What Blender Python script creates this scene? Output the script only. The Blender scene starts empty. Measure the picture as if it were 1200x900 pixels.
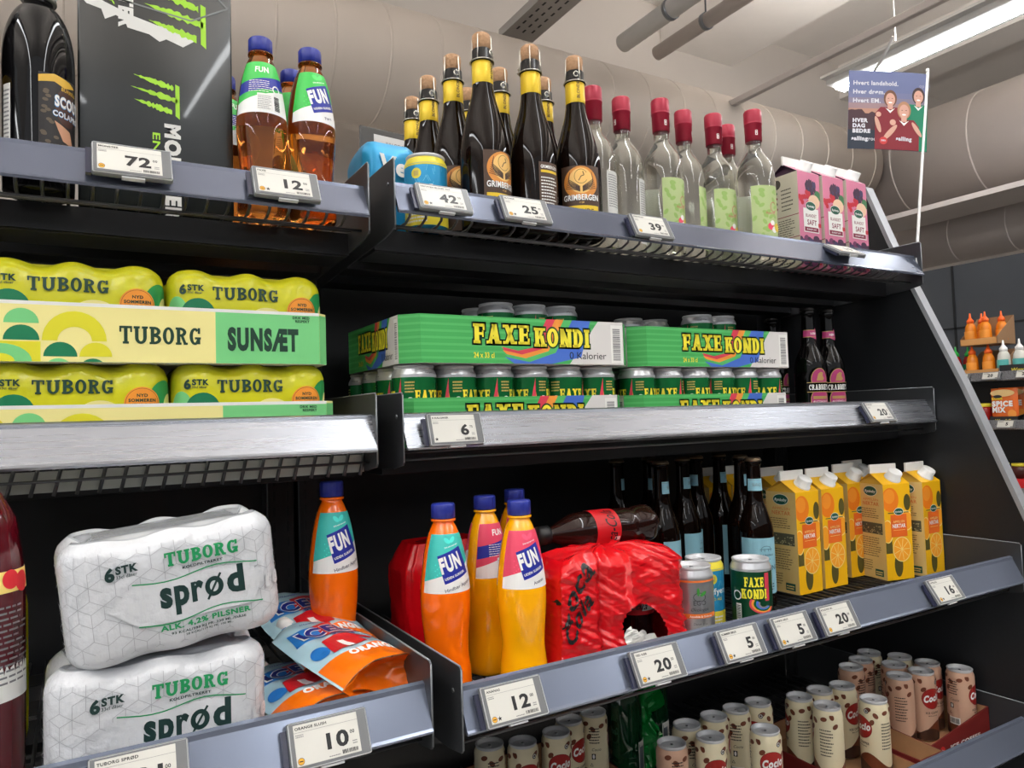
import bpy, bmesh, math, random
from math import sin, cos, pi, sqrt, atan2, radians
from mathutils import Vector, Matrix, noise
from mathutils.geometry import tessellate_polygon
random.seed(7)
Z0 = 1.40                      # height of the middle price rail above the floor
sc = bpy.context.scene
COL = sc.collection
# ---------------------------------------------------------------- camera, world, exposure
cam_d = bpy.data.cameras.new('camera'); cam = bpy.data.objects.new('camera', cam_d); COL.objects.link(cam)
YAW, PITCH, ROLL, FPX = .531, .046, -.032, 865.02
Fv = Vector((sin(YAW)*cos(PITCH), cos(YAW)*cos(PITCH), sin(PITCH)))
R0 = Vector((cos(YAW), -sin(YAW), 0)); U0 = R0.cross(Fv)
Rv = cos(ROLL)*R0 + sin(ROLL)*U0; Uv = -sin(ROLL)*R0 + cos(ROLL)*U0
m = Matrix((Rv, Uv, -Fv)).transposed().to_4x4(); m.translation = Vector((-.381, -.963, -.006+Z0))
cam.matrix_world = m
cam_d.sensor_fit = 'HORIZONTAL'; cam_d.sensor_width = 36; cam_d.lens = 36*FPX/1200; cam_d.clip_start = .02; cam_d.clip_end = 60
sc.camera = cam
sc.view_settings.view_transform = 'Standard'; sc.view_settings.look = 'None'
sc.view_settings.gamma = 1; sc.view_settings.use_curve_mapping = False; sc.view_settings.exposure = 0.0
W = bpy.data.worlds.new('world'); sc.world = W; W.use_nodes = True
W.node_tree.nodes['Background'].inputs[0].default_value = (.95, .97, 1, 1)
W.node_tree.nodes['Background'].inputs[1].default_value = 1.0
STRIP_POWER = 30.0
UP_POWER = 26.0
# ---------------------------------------------------------------- materials
def lin(c):
    c = c/255
    return c/12.92 if c <= .04045 else ((c+.055)/1.055)**2.4
MC = {}
def mat(name, rgb, rough=.5, metal=0, trans=0, ior=1.45, coat=0, emis=0, bump=0, bscale=80, noise_amt=0, alpha=1, spec=.5):
    if name in MC: return MC[name]
    M = bpy.data.materials.new(name); M.use_nodes = True; nt = M.node_tree; b = nt.nodes['Principled BSDF']
    col = (lin(rgb[0]), lin(rgb[1]), lin(rgb[2]), 1)
    b.inputs['Base Color'].default_value = col; b.inputs['Roughness'].default_value = rough
    b.inputs['Metallic'].default_value = metal; b.inputs['Transmission Weight'].default_value = trans
    b.inputs['IOR'].default_value = ior; b.inputs['Coat Weight'].default_value = coat; b.inputs['Coat Roughness'].default_value = .06
    b.inputs['Specular IOR Level'].default_value = spec; b.inputs['Alpha'].default_value = alpha
    if emis:
        b.inputs['Emission Color'].default_value = col; b.inputs['Emission Strength'].default_value = emis
    if bump or noise_amt:
        tc = nt.nodes.new('ShaderNodeTexCoord'); n = nt.nodes.new('ShaderNodeTexNoise'); n.inputs['Scale'].default_value = bscale
        n.inputs['Detail'].default_value = 4
        nt.links.new(tc.outputs['Object'], n.inputs['Vector'])
        if bump:
            bp = nt.nodes.new('ShaderNodeBump'); bp.inputs['Strength'].default_value = bump; bp.inputs['Distance'].default_value = .01
            nt.links.new(n.outputs['Fac'], bp.inputs['Height']); nt.links.new(bp.outputs['Normal'], b.inputs['Normal'])
        if noise_amt:
            mr = nt.nodes.new('ShaderNodeMapRange'); mr.inputs[1].default_value = .3; mr.inputs[2].default_value = .7
            mr.inputs[3].default_value = 1-noise_amt; mr.inputs[4].default_value = 1+noise_amt
            mx = nt.nodes.new('ShaderNodeVectorMath'); mx.operation = 'SCALE'; mx.inputs[0].default_value = col[:3]
            nt.links.new(n.outputs['Fac'], mr.inputs[0]); nt.links.new(mr.outputs[0], mx.inputs['Scale']); nt.links.new(mx.outputs[0], b.inputs['Base Color'])
    MC[name] = M; return M
def brushed(name, rgb, rough, metal, scl):
    """metal or plastic drawn along X: fine streaks in roughness and tone"""
    M = mat(name, rgb, rough, metal); nt = M.node_tree; b = nt.nodes['Principled BSDF']
    tc = nt.nodes.new('ShaderNodeTexCoord'); mp = nt.nodes.new('ShaderNodeMapping'); mp.inputs['Scale'].default_value = scl
    n = nt.nodes.new('ShaderNodeTexNoise'); n.inputs['Scale'].default_value = 1; n.inputs['Detail'].default_value = 5
    mr = nt.nodes.new('ShaderNodeMapRange'); mr.inputs[3].default_value = rough*.7; mr.inputs[4].default_value = rough*1.4
    nt.links.new(tc.outputs['Object'], mp.inputs[0]); nt.links.new(mp.outputs[0], n.inputs['Vector'])
    nt.links.new(n.outputs['Fac'], mr.inputs[0]); nt.links.new(mr.outputs[0], b.inputs['Roughness'])
    bp = nt.nodes.new('ShaderNodeBump'); bp.inputs['Strength'].default_value = .03; bp.inputs['Distance'].default_value = .0001
    nt.links.new(n.outputs['Fac'], bp.inputs['Height']); nt.links.new(bp.outputs['Normal'], b.inputs['Normal'])
    return M
K = lambda n, rgb, r=.45, **k: mat(n, rgb, r, **k)
rail_m = brushed('rail_plastic', (92, 98, 114), .2, .5, (2, 250, 250)); rail3_m = brushed('rail_plastic_glare', (122, 130, 148), .2, .5, (2, 250, 250))  # lower rails get a paler copy, glare put into the colour
alu_m = brushed('rail_aluminium', (142, 145, 152), .27, .8, (3, 300, 300))
blk = K('black_steel', (26, 27, 30), .42, noise_amt=.1, bscale=15)
blk2 = K('grey_steel_edge', (120, 124, 128), .4, metal=.6)
plate_m = K('bracket_steel', (62, 64, 67), .33, metal=.35)
endp_m = K('end_panel_black', (27, 29, 32), .38, bump=.03, bscale=260, noise_amt=.1)
wire_m = K('wire_chrome_black', (84, 84, 86), .28, metal=.6)
beam_m = K('beam_grey', (70, 72, 74), .35, metal=.5)
white = K('paint_white', (238, 238, 236)); whitep = K('paper_white', (232, 232, 228), .55)
black_ink = K('ink_black', (22, 22, 24), .4); grey_ink = K('ink_grey', (120, 120, 122), .5)
steel = K('can_aluminium', (200, 202, 206), .3, metal=.55)
steel_d = K('can_aluminium_dark', (120, 122, 126), .3, metal=1)
# ---------------------------------------------------------------- 2-D shapes -> lists of convex polygons
def rect(x0, y0, x1, y1): return [[(x0, y0), (x1, y0), (x1, y1), (x0, y1)]]
def ell(cx, cy, rx, ry=None, a0=0, a1=360, n=28):
    ry = rx if ry is None else ry
    k = max(3, int(n*(a1-a0)/360)); full = a1-a0 >= 360
    pts = [(cx+rx*cos(radians(a0+(a1-a0)*i/k)), cy+ry*sin(radians(a0+(a1-a0)*i/k))) for i in range(k if full else k+1)]
    if a1-a0 <= 180 or full: return [pts]
    return [[(cx, cy), pts[i], pts[i+1]] for i in range(k)]
def ring(cx, cy, rx, ry, tx, ty=None, a0=0, a1=360, n=28):
    ty = tx if ty is None else ty; out = []; k = max(2, int(n*(a1-a0)/360))
    for i in range(k):
        a, b = radians(a0+(a1-a0)*i/k), radians(a0+(a1-a0)*(i+1)/k)
        out.append([(cx+(rx-tx)*cos(a), cy+(ry-ty)*sin(a)), (cx+rx*cos(a), cy+ry*sin(a)), (cx+rx*cos(b), cy+ry*sin(b)), (cx+(rx-tx)*cos(b), cy+(ry-ty)*sin(b))])
    return out
def poly(pts):
    t = tessellate_polygon([[Vector((p[0], p[1], 0)) for p in pts]])
    return [[pts[i] for i in tri] for tri in t]
def line(p, q, w):
    dx, dy = q[0]-p[0], q[1]-p[1]; L = sqrt(dx*dx+dy*dy) or 1; nx, ny = -dy/L*w/2, dx/L*w/2
    return [[(p[0]+nx, p[1]+ny), (p[0]-nx, p[1]-ny), (q[0]-nx, q[1]-ny), (q[0]+nx, q[1]+ny)]]
def pline(pts, w):
    out = []
    for a, b in zip(pts, pts[1:]): out += line(a, b, w)
    return out
def xf(ps, dx=0, dy=0, s=1, rot=0, sx=1, sy=1, shear=0):
    c, n = cos(rot), sin(rot); out = []
    for p in ps:
        q = []
        for x, y in p:
            x, y = x*s*sx+y*s*shear, y*s*sy
            q.append((x*c-y*n+dx, x*n+y*c+dy))
        out.append(q)
    return out
def wavy(ps, f): return [[f(x, y) for x, y in p] for p in ps]
_TX = {}
def text_raw(s, bold):
    key = (s, bold)
    if key not in _TX:
        c = bpy.data.curves.new('t', 'FONT'); c.body = s; c.size = 1; c.offset = bold; c.resolution_u = 3; c.fill_mode = 'FRONT'; c.space_character = 1+bold*3
        o = bpy.data.objects.new('t', c); me = bpy.data.meshes.new_from_object(o)
        ps = [[(me.vertices[i].co.x, me.vertices[i].co.y) for i in p.vertices] for p in me.polygons]
        bpy.data.objects.remove(o); bpy.data.curves.remove(c); bpy.data.meshes.remove(me)
        _TX[key] = ps
    return _TX[key]
def ext(ps):
    xs = [p[0] for q in ps for p in q]; return (min(xs), max(xs)) if xs else (0, 0)
def text(s, x, y, h, bold=.0, align='l', width=None, rot=0, sx=1, shear=0):
    """cap height h, baseline y; width stretches to fit"""
    ps = text_raw(s, bold); a, b = ext(ps); k = h/.70
    if width: sx = width/((b-a)*k)
    ps = xf(ps, -a*k*sx, 0, k, sx=sx, shear=shear); w = (b-a)*k*sx
    off = {'l': 0, 'c': -w/2, 'r': -w}[align]
    return xf(xf(ps, off, 0), x, y, rot=rot)
# slab-serif glyphs drawn from strokes; g grows the stroke for outlines
def glyph(ch, t, s, e, g):
    P = []
    def r(x0, y0, x1, y1): P.extend(rect(x0-g, y0-g, x1+g, y1+g))
    def st(x, y0=0, y1=1): r(x, y0, x+t, y1)
    def ft(x, y=0): r(x-e, y, x+t+e, y+s)
    def hd(x): ft(x, 1-s)
    def arc(cx, cy, rx, ry, a0, a1, tt=None): P.extend(ring(cx, cy, rx+g, ry+g, (tt or t)+2*g, s*1.15+2*g, a0, a1, 26))
    def dg(x0, y0, x1, y1, w=None):
        w = (w or t); P.append([(x0-g, y0-g), (x0+w+g, y0-g), (x1+w+g, y1+g), (x1-g, y1+g)])
    W_ = .7
    if ch == 'T': W_ = t+.5; st(W_/2-t/2); ft(W_/2-t/2); r(0, 1-s, W_, 1); r(0, .66, s*.8, 1); r(W_-s*.8, .66, W_, 1)
    elif ch == 'I': W_ = t+2*e; st(e); ft(e); hd(e)
    elif ch == 'U': W_ = 2*t+.26+2*e; st(e, .34); st(W_-e-t, .34); hd(e); hd(W_-e-t); arc(W_/2, .36, W_/2-e, .36, 180, 360)
    elif ch in 'BRPD':
        st(e); ft(e); hd(e); x = e+t
        if ch == 'D': W_ = e+t+.42; arc(x, .5, .42, .5, -90, 90)
        else:
            arc(x, .73, .36, .27, -90, 90); W_ = x+.36
            if ch == 'B': arc(x, .28, .40, .28, -90, 90); W_ = x+.40
            if ch == 'R': dg(x+.22, 0, x+.02, .5, t*.9); r(x+.2, 0, x+.24+t, s); W_ = x+.26+t
    elif ch in 'OØ': W_ = 2*t+.26; arc(W_/2, .5, W_/2, .5, 0, 360)
    elif ch in 'GC':
        W_ = 2*t+.24; arc(W_/2, .5, W_/2, .5, 48, 322)
        r(W_-t*.75, .62, W_, 1) if ch == 'C' else (r(W_-t, 0.05, W_, .45), r(W_/2, .33, W_+e*.6, .33+s), r(W_-t*.7, .66, W_, 1))
    elif ch == 'S': W_ = .62; arc(.31, .725, .31, .275, 15, 275); arc(.31, .275, .31, .275, -165, 95)
    elif ch in 'FE':
        W_ = e+t+.34; st(e); ft(e); hd(e); r(e, 1-s, W_, 1); r(W_-s*.8, .68, W_, 1); r(e+t, .43, W_-.1, .43+s*.9); r(W_-.16, .33, W_-.08, .65)
        if ch == 'E': r(e, 0, W_+.03, s); r(W_-s*.8+.03, 0, W_+.03, .32)
    elif ch == 'K': W_ = e+t+.48; st(e); ft(e); hd(e); dg(e+t*.8, .42, W_-.3, 1, t*.7); dg(W_-.02-t, 0, e+t*1.1, .58, t); r(W_-.42, 1-s, W_-.04, 1); r(W_-.36, 0, W_+.04, s)
    elif ch == 'N': W_ = 2*t+.34; st(e, 0, 1); st(W_-e-t*.8, 0, 1); dg(W_-e-t*1.1, 0, e*.5, 1, t*1.05); ft(e); hd(W_-e-t*.9)
    elif ch == 'X': W_ = .86; dg(W_-.1-t, 0, .08, 1); dg(.1, 0, W_-.12-t*.8, 1, t*.8); r(0, 0, .32, s); r(W_-.36, 0, W_, s); r(0, 1-s, .34, 1); r(W_-.34, 1-s, W_, 1)
    elif ch == 'A': W_ = .9; dg(.08, 0, .38, 1, t*.75); dg(W_-.12-t, 0, .32, 1, t*1.1); r(.2, .24, W_-.2, .24+s*.9); r(0, 0, .34, s); r(W_-.4, 0, W_, s)
    elif ch == 'L': W_ = e+t+.34; st(e); ft(e); hd(e); r(e, 0, W_, s); r(W_-s*.8, 0, W_, .36)
    elif ch == 'M': W_ = 1.05; st(e*.7); st(W_-t-e*.7); dg(W_/2-t*.4, .2, .06, 1, t*.9); dg(W_/2-t*.4, .2, W_-.06-t*.9, 1, t*.9); ft(e); ft(W_-t-e)
    elif ch == "'": W_ = t; r(0, .68, t*.8, 1)
    else: W_ = .35
    return P, W_
def slab(s, x, y, h, width=None, t=.24, sf=.15, e=.07, g=0, gap=.09, align='l', rot=0):
    out = []; cx = 0
    for ch in s:
        P, w = glyph(ch, t, sf, e, g); out += xf(P, cx, 0); cx += w+gap
    cx -= gap; k = h; sx = width/(cx*k) if width else 1; w = cx*k*sx
    off = {'l': 0, 'c': -w/2, 'r': -w}[align]
    return xf(xf(out, 0, 0, k, sx=sx), x, y, rot=rot) if off == 0 else xf(xf(xf(out, 0, 0, k, sx=sx), off, 0), x, y, rot=rot)
def bars(x, y, w, h, n=16, seed=1, vertical=True):
    rnd = random.Random(seed); out = []; c = 0; L = w if vertical else h
    while c < L:
        b = L/n*rnd.uniform(.25, .8)
        out += rect(x+c, y, x+min(c+b, L), y+h) if vertical else rect(x, y+c, x+w, y+min(c+b, L))
        c += b+L/n*rnd.uniform(.25, .6)
    return out
def para(x, y, w, h, n, seed=1, fill=.5):
    """rows of tiny print as short dashes"""
    rnd = random.Random(seed); out = []; dy = h/n
    for i in range(n):
        c = 0; yy = y+h-(i+.8)*dy; end = w*rnd.uniform(.75, 1)
        while c < end:
            b = min(w*rnd.uniform(.06, .16), end-c); out += rect(x+c, yy, x+c+b, yy+dy*fill); c += b+w*.025
    return out
def clip(p, ax, v, keep_less):
    out = []; n = len(p)
    for i in range(n):
        a, b = p[i], p[(i+1) % n]; da, db = a[ax]-v, b[ax]-v
        if keep_less: da, db = -da, -db
        if da >= 0: out.append(a)
        if (da > 0 and db < 0) or (da < 0 and db > 0):
            k = da/(da-db); out.append((a[0]+(b[0]-a[0])*k, a[1]+(b[1]-a[1])*k))
    return out
def slice_(ps, ax, st):
    out = []
    for p in ps:
        lo = min(q[ax] for q in p); hi = max(q[ax] for q in p)
        k = math.floor(lo/st)+1
        while k*st < hi-1e-9:
            a = clip(p, ax, k*st, True)
            if len(a) > 2: out.append(a)
            p = clip(p, ax, k*st, False); k += 1
            if len(p) < 3: break
        if len(p) > 2: out.append(p)
    return out
def clipbox(ps, x0, y0, x1, y1):
    out = []
    for p in ps:
        for ax, v, kl in ((0, x0, False), (0, x1, True), (1, y0, False), (1, y1, True)):
            p = clip(p, ax, v, kl)
            if len(p) < 3: break
        if len(p) > 2: out.append(p)
    return out
# ---------------------------------------------------------------- mesh builder
class B:
    def __init__(s): s.v = []; s.f = []; s.m = []; s.sm = []; s.mats = []
    def mi(s, m):
        if m not in s.mats: s.mats.append(m)
        return s.mats.index(m)
    def add(s, vs, fs, m, smooth=False):
        o = len(s.v); k = s.mi(m); s.v += [tuple(v) for v in vs]
        for f in fs: s.f.append([i+o for i in f]); s.m.append(k); s.sm.append(smooth)
        return s
    def box(s, a, b, m, bev=0, seg=1):
        x0, y0, z0 = a; x1, y1, z1 = b
        if not bev:
            vs = [(x, y, z) for x in (x0, x1) for y in (y0, y1) for z in (z0, z1)]
            return s.add(vs, [(0, 1, 3, 2), (4, 6, 7, 5), (0, 4, 5, 1), (2, 3, 7, 6), (0, 2, 6, 4), (1, 5, 7, 3)], m)
        bm = bmesh.new(); bmesh.ops.create_cube(bm, size=1)
        for v in bm.verts: v.co = Vector(((x0+x1)/2+v.co.x*(x1-x0), (y0+y1)/2+v.co.y*(y1-y0), (z0+z1)/2+v.co.z*(z1-z0)))
        bmesh.ops.bevel(bm, geom=bm.edges[:], offset=bev, segments=seg, profile=.5, affect='EDGES')
        bm.verts.ensure_lookup_table(); s.add([v.co[:] for v in bm.verts], [[v.index for v in f.verts] for f in bm.faces], m, seg > 1); bm.free(); return s
    def lathe(s, prof, m, n=32, c=(0, 0, 0), M=None, smooth=True, rf=None, caps=True):
        vs = []; fs = []
        for r, z in prof:
            for i in range(n):
                a = 2*pi*i/n; rr = r if rf is None else rf(r, z, a)
                p = Vector((rr*cos(a), rr*sin(a), z))
                if M: p = M @ p
                vs.append((p.x+c[0], p.y+c[1], p.z+c[2]))
        for j in range(len(prof)-1):
            for i in range(n):      # a ring of radius 0 is one shared point
                k = (i+1) % n; z0, z1 = prof[j][0] < 1e-6, prof[j+1][0] < 1e-6
                if z0 and z1: continue
                fs.append((j*n, (j+1)*n+k, (j+1)*n+i) if z0 else (j*n+i, j*n+k, (j+1)*n) if z1 else (j*n+i, j*n+k, (j+1)*n+k, (j+1)*n+i))
        if caps and prof[0][0] > 1e-5: fs.append(list(range(n))[::-1])
        if caps and prof[-1][0] > 1e-5: fs.append([(len(prof)-1)*n+i for i in range(n)])
        return s.add(vs, fs, m, smooth)
    def tube(s, pts, r, m, n=8, smooth=True):
        pts = [Vector(p) for p in pts]; vs = []; fs = []; up = Vector((0, 0, 1))
        d0 = (pts[1]-pts[0]).normalized(); x = d0.cross(up if abs(d0.z) < .9 else Vector((1, 0, 0))).normalized()
        for i, p in enumerate(pts):
            d = ((pts[min(i+1, len(pts)-1)]-pts[max(i-1, 0)])).normalized(); x = (x-d*x.dot(d)).normalized(); y = d.cross(x)
            for k in range(n): a = 2*pi*k/n; vs.append(p+x*r*cos(a)+y*r*sin(a))
        for j in range(len(pts)-1):
            for k in range(n): q = (k+1) % n; fs.append((j*n+k, j*n+q, (j+1)*n+q, (j+1)*n+k))
        fs.append(list(range(n))[::-1]); fs.append([(len(pts)-1)*n+k for k in range(n)])
        return s.add(vs, fs, m, smooth)
    def prism(s, pts, z0, z1, m, axis='z'):
        n = len(pts); f = {'z': lambda a, b, c: (a, b, c), 'y': lambda a, b, c: (a, c, b), 'x': lambda a, b, c: (c, a, b)}[axis]
        vs = [f(p[0], p[1], z0) for p in pts]+[f(p[0], p[1], z1) for p in pts]
        fs = [(i, (i+1) % n, n+(i+1) % n, n+i) for i in range(n)]
        t = tessellate_polygon([[Vector((p[0], p[1], 0)) for p in pts]])
        fs += [tuple(q) for q in t]+[tuple(i+n for i in q) for q in t]
        return s.add(vs, fs, m)
    def decal(s, ps, m, M, h=.0002, du=None, dv=None):
        if du: ps = slice_(ps, 0, du)
        if dv: ps = slice_(ps, 1, dv)
        for p in ps:
            ar = sum(p[i][0]*p[(i+1) % len(p)][1]-p[(i+1) % len(p)][0]*p[i][1] for i in range(len(p)))
            if ar < 0: p = p[::-1]
            s.add([M(u, v, h) for u, v in p], [list(range(len(p)))], m)
        return s
    def grid(s, F, nu, nv, m, smooth=True, close_u=False):
        vs = [F(i/nu, j/nv) for j in range(nv+1) for i in range(nu+1)]; w = nu+1
        fs = [(j*w+i, j*w+i+1, (j+1)*w+i+1, (j+1)*w+i) for j in range(nv) for i in range(nu)]
        return s.add(vs, fs, m, smooth)
    def build(s, name, parent=None, label=None, loc=None, rot=None):
        used = sorted({i for f in s.f for i in f}); mp = {k: i for i, k in enumerate(used)}
        me = bpy.data.meshes.new(name); me.from_pydata([s.v[k] for k in used], [], [[mp[i] for i in f] for f in s.f])
        for m in s.mats: me.materials.append(m)
        for p, k, sm in zip(me.polygons, s.m, s.sm): p.material_index = k; p.use_smooth = sm
        me.update(); o = bpy.data.objects.new(name, me); COL.objects.link(o)
        if parent: o.parent = parent
        if loc: o.location = loc
        if rot: o.rotation_euler = rot
        if label: o['label'] = label
        return o
def fixn(o):
    bm = bmesh.new(); bm.from_mesh(o.data); bmesh.ops.recalc_face_normals(bm, faces=bm.faces); bm.to_mesh(o.data); bm.free(); return o
GOODS = ('can', 'carton', 'bottle', 'beer pack', 'drinks pack', 'cardboard tray', 'plastic wrap', 'sign', 'drink pouch')
KS, GX0, GY0 = 1.025, .0095, .0241      # goods are placed from image pixels, then scaled up about the camera
def setloc(o, loc, goods=True):
    if goods and loc[0] < 1.5:
        o.location = (GX0+KS*loc[0], GY0+KS*loc[1], KS*loc[2]+Z0); o.scale = (KS, KS, KS)
    else: o.location = (loc[0], loc[1], loc[2]+Z0)
def thing(name, label, cat, loc=(0, 0, 0), rz=0, group=None, rot=None):
    o = bpy.data.objects.new(name, None); COL.objects.link(o); o.empty_display_size = .05
    setloc(o, loc, cat in GOODS); o.rotation_euler = rot or (0, 0, rz)
    o['label'] = label; o['category'] = cat
    if group: o['group'] = group
    return o
def tag(o, label, cat, group=None):
    o['label'] = label; o['category'] = cat
    if group: o['group'] = group
    return o
def fc(x, y, off=0):
    """turn a product so that its front looks at the camera, plus a little"""
    return atan2(-.963-y, -.381-x)+pi/2+off
def struct(o): o['kind'] = 'structure'; return o
CH = {}
def dup(root, label, loc, rz=0, group=None, rot=None):
    def cp(o, par):
        c = o.copy(); COL.objects.link(c); c.parent = par
        for ch in kids(o): cp(ch, c)
        return c
    def kids(o): return [q for q in ALLK() if q.parent == o]
    r = root.copy(); COL.objects.link(r); r.scale = (1, 1, 1); setloc(r, loc); r.rotation_euler = rot or (0, 0, rz); r['label'] = label
    if group: r['group'] = group
    for ch in list(root.children):
        c = ch.copy(); COL.objects.link(c); c.parent = r
        for g in list(ch.children):
            d = g.copy(); COL.objects.link(d); d.parent = c
    return r
class Proto:
    """first call places the built thing itself, later calls place copies"""
    def __init__(s, mk, *a): s.mk = mk; s.a = a; s.o = None
    def __call__(s, label, loc, rz=0, group=None, rot=None):
        if s.o is None:
            s.o = s.mk(*s.a); o = s.o; o.scale = (1, 1, 1); setloc(o, loc); o.rotation_euler = rot or (0, 0, rz); o['label'] = label
            if group: o['group'] = group
            return o
        return dup(s.o, label, loc, rz, group, rot)
def flat(o, U, V, N):
    o, U, V, N = map(Vector, (o, U, V, N)); return lambda u, v, h: o+U*u+V*v+N*h
def cyl(rf, rref, th0=-pi/2):
    def M(u, v, h):
        th = th0+u/rref; r = (rf(v) if callable(rf) else rf)+h; return (r*cos(th), r*sin(th), v)
    return M
def lerp_prof(prof):
    pr = sorted([(z, r) for r, z in prof])
    def f(z):
        if z <= pr[0][0]: return pr[0][1]
        for (a, ra), (b, rb) in zip(pr, pr[1:]):
            if a <= z <= b: return ra+(rb-ra)*((z-a)/(b-a) if b > a else 0)
        return pr[-1][1]
    return f
def smoothp(prof, k=3):
    """Catmull-Rom through profile points"""
    out = []; n = len(prof)
    for i in range(n-1):
        p0, p1, p2, p3 = prof[max(i-1, 0)], prof[i], prof[i+1], prof[min(i+2, n-1)]
        for j in range(k):
            t = j/k; q = []
            for d in (0, 1):
                a, b, c, e = p0[d], p1[d], p2[d], p3[d]
                q.append(.5*((2*b)+(-a+c)*t+(2*a-5*b+4*c-e)*t*t+(-a+3*b-3*c+e)*t**3))
            out.append(tuple(q))
    return out+[prof[-1]]
S1, S1L, S2, S3, S3L, S4 = .283, .271, -.043, -.366, -.350, -.688     # shelf floors fitted to image pixels, before the scaling about the camera
# ================================================================ room
ceil_m = K('ceiling_paint', (228, 222, 216), .8, noise_amt=.03, bscale=3)
wall_m = K('wall_paint', (196, 188, 180), .8, noise_amt=.03, bscale=2)
dark_m = K('dark_wall_panel', (66, 70, 76), .6, noise_amt=.05, bscale=4)
floor_m = K('floor_vinyl', (196, 192, 186), .35, noise_amt=.12, bscale=6)
duct_m = K('duct_sheet', (184, 174, 164), .5, noise_amt=.03, bscale=3)
duct2_m = K('duct_sheet_cool', (184, 175, 170), .5, noise_amt=.03, bscale=3)
fix_m = K('fixture_white', (205, 203, 200), .5)
b = B().box((-7, -6, -1.45), (9, 6, -1.40), floor_m); struct(b.build('floor', loc=(0, 0, Z0)))
b = B().box((-7, -6, 3.2), (9, 6, 3.3), ceil_m)
for a0, a1 in ((31.5, 36.2), (24, 25.2), (49, 56)):       # concrete ribs running away from the aisle
    x0, x1 = -.381+2.9/math.tan(radians(a1)), -.381+2.9/math.tan(radians(a0))
    b.box((x0, -6, 2.88), (x1, 6, 3.2), ceil_m)
struct(b.build('ceiling', loc=(0, 0, Z0)))
struct(B().box((-7, 3.3, -1.4), (9, 3.4, 3.2), wall_m).build('wall_back', loc=(0, 0, Z0)))
struct(B().box((9, -6, -1.4), (9.1, 3.3, 3.2), wall_m).build('wall_right', loc=(0, 0, Z0)))
b = B().box((3.9, -3, -1.4), (4.0, 3.3, .775), dark_m)
seam = K('seam_dark', (22, 24, 27), .7)
for y in (-.6, .55, 1.35, 2.4): b.box((3.894, y-.006, -1.4), (3.9, y+.006, .775), seam)
for z in (.42,): b.box((3.894, -3, z-.005), (3.9, 3.3, z+.005), seam)
struct(b.build('wall_partition', loc=(0, 0, Z0)))
struct(B().box((-6, -2.9, -1.4), (6, -2.8, .55), K('unseen_shelf_backs', (84, 82, 80), .7, noise_amt=.3, bscale=3)).build('unseen_shelf_screen', loc=(0, 0, Z0)))  # unseen opposite shelving, added to darken reflections and hold back world light
# ---- ventilation ducts
def duct(name, label, p0, p1, r, m, step, grp='round ventilation ducts under the ceiling'):
    p0, p1 = Vector(p0), Vector(p1); d = (p1-p0); L = d.length; d.normalize()
    rotm = Vector((0, 0, 1)).rotation_difference(d).to_matrix()
    t = thing(name, label, 'duct', p0, group=None)
    B().lathe([(r, 0), (r, L)], m, 56, M=rotm.to_4x4()).build('pipe_body', t)
    z = .1
    while z < L:
        B().lathe([(r, z-.006), (r+.0018, z-.003), (r+.0018, z+.003), (r, z+.006)], m, 56, M=rotm.to_4x4()).build('seam_ring', t); z += step
    return t
duct('ventilation_duct', 'wide beige round duct running behind the top shelf bottles', (-3.5, 2.58, 1.826), (4.79, 2.58, 1.826), .30, duct_m, .27)
duct('ventilation_duct', 'widest grey round duct crossing behind the flag at upper right', (5.2, -5, 1.82), (5.2, 2.56, 1.82), .385, duct2_m, .55)
duct('ventilation_duct', 'lower grey round duct just above the dark wall panels at right', (5.7, -5, 1.33), (5.7, 3.0, 1.33), .20, duct2_m, .42)
struct(B().box((4.55, -5, 1.30), (4.95, 3.2, 1.335), duct2_m).build('trim_1', loc=(0, 0, Z0)))
for label, a, z, r in (('first slim white ceiling pipe above the yellow-necked bottles', 38.2, 2.15, .052), ('second slim grey ceiling pipe, right of the first', 35.7, 2.15, .042)):
    x = -.381+(z+.006)/math.tan(radians(a)); t = thing('ceiling_pipe', label, 'pipe', (x, -5, z))
    M9 = Matrix.Rotation(-pi/2, 4, 'X')
    B().lathe([(r, 0), (r, 7.3)], fix_m if r > .05 else duct2_m, 24, M=M9).build('pipe_body', t)
    for y in (.6, 2.6, 4.6, 6.9):
        bb = B().lathe([(r, y-.012), (r+.006, y-.012), (r+.006, y+.012), (r, y+.012)], steel_d, 24, M=M9).tube([(0, y, r), (0, y, 3.2-z)], .005, steel_d)
        bb.build('pipe_clamp', t)
# perforated cable tray and slim rail
galv = K('galvanised', (168, 166, 163), .42, metal=.5)
hole = K('hole_dark', (60, 60, 60), .9)
x0, x1 = -.381+2.3/math.tan(radians(46.3)), -.381+2.3/math.tan(radians(43.7))
t = thing('cable_tray', 'perforated galvanised cable tray under the ceiling behind yellow-necked bottles', 'cable tray', ((x0+x1)/2, -4, 2.29)); w = (x1-x0)/2
bb = B().box((-w, 0, 0), (w, 6.8, .003), galv).box((-w-.002, 0, 0), (-w, 6.8, .05), galv).box((w, 0, 0), (w+.002, 6.8, .05), galv)
y = .05
while y < 6.7:
    for k in (-.6, -.1, .4): bb.box((w*k-.004, y+(.02 if k == -.1 else 0), -.0006), (w*k+.008, y+.035+(.02 if k == -.1 else 0), 0), hole)
    y += .07
bb.build('tray_channel', t)
for y in (1, 3, 5, 6.3):
    for q in (w, -w): B().tube([(q, y, 0), (q, y, .9)], .004, galv).build('hanger_rod', t)
x = -.381+1.96/math.tan(radians(28.2)); t = thing('cable_rail', 'long white double cable rail left of the lit ceiling lamp', 'cable rail', (x, -4, 1.93))
B().box((-.04, 0, .02), (.0, 6.4, .06), duct2_m, .004).box((.0, 0, .055), (.06, 6.4, .06), duct2_m).build('rail_channel', t)
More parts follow.
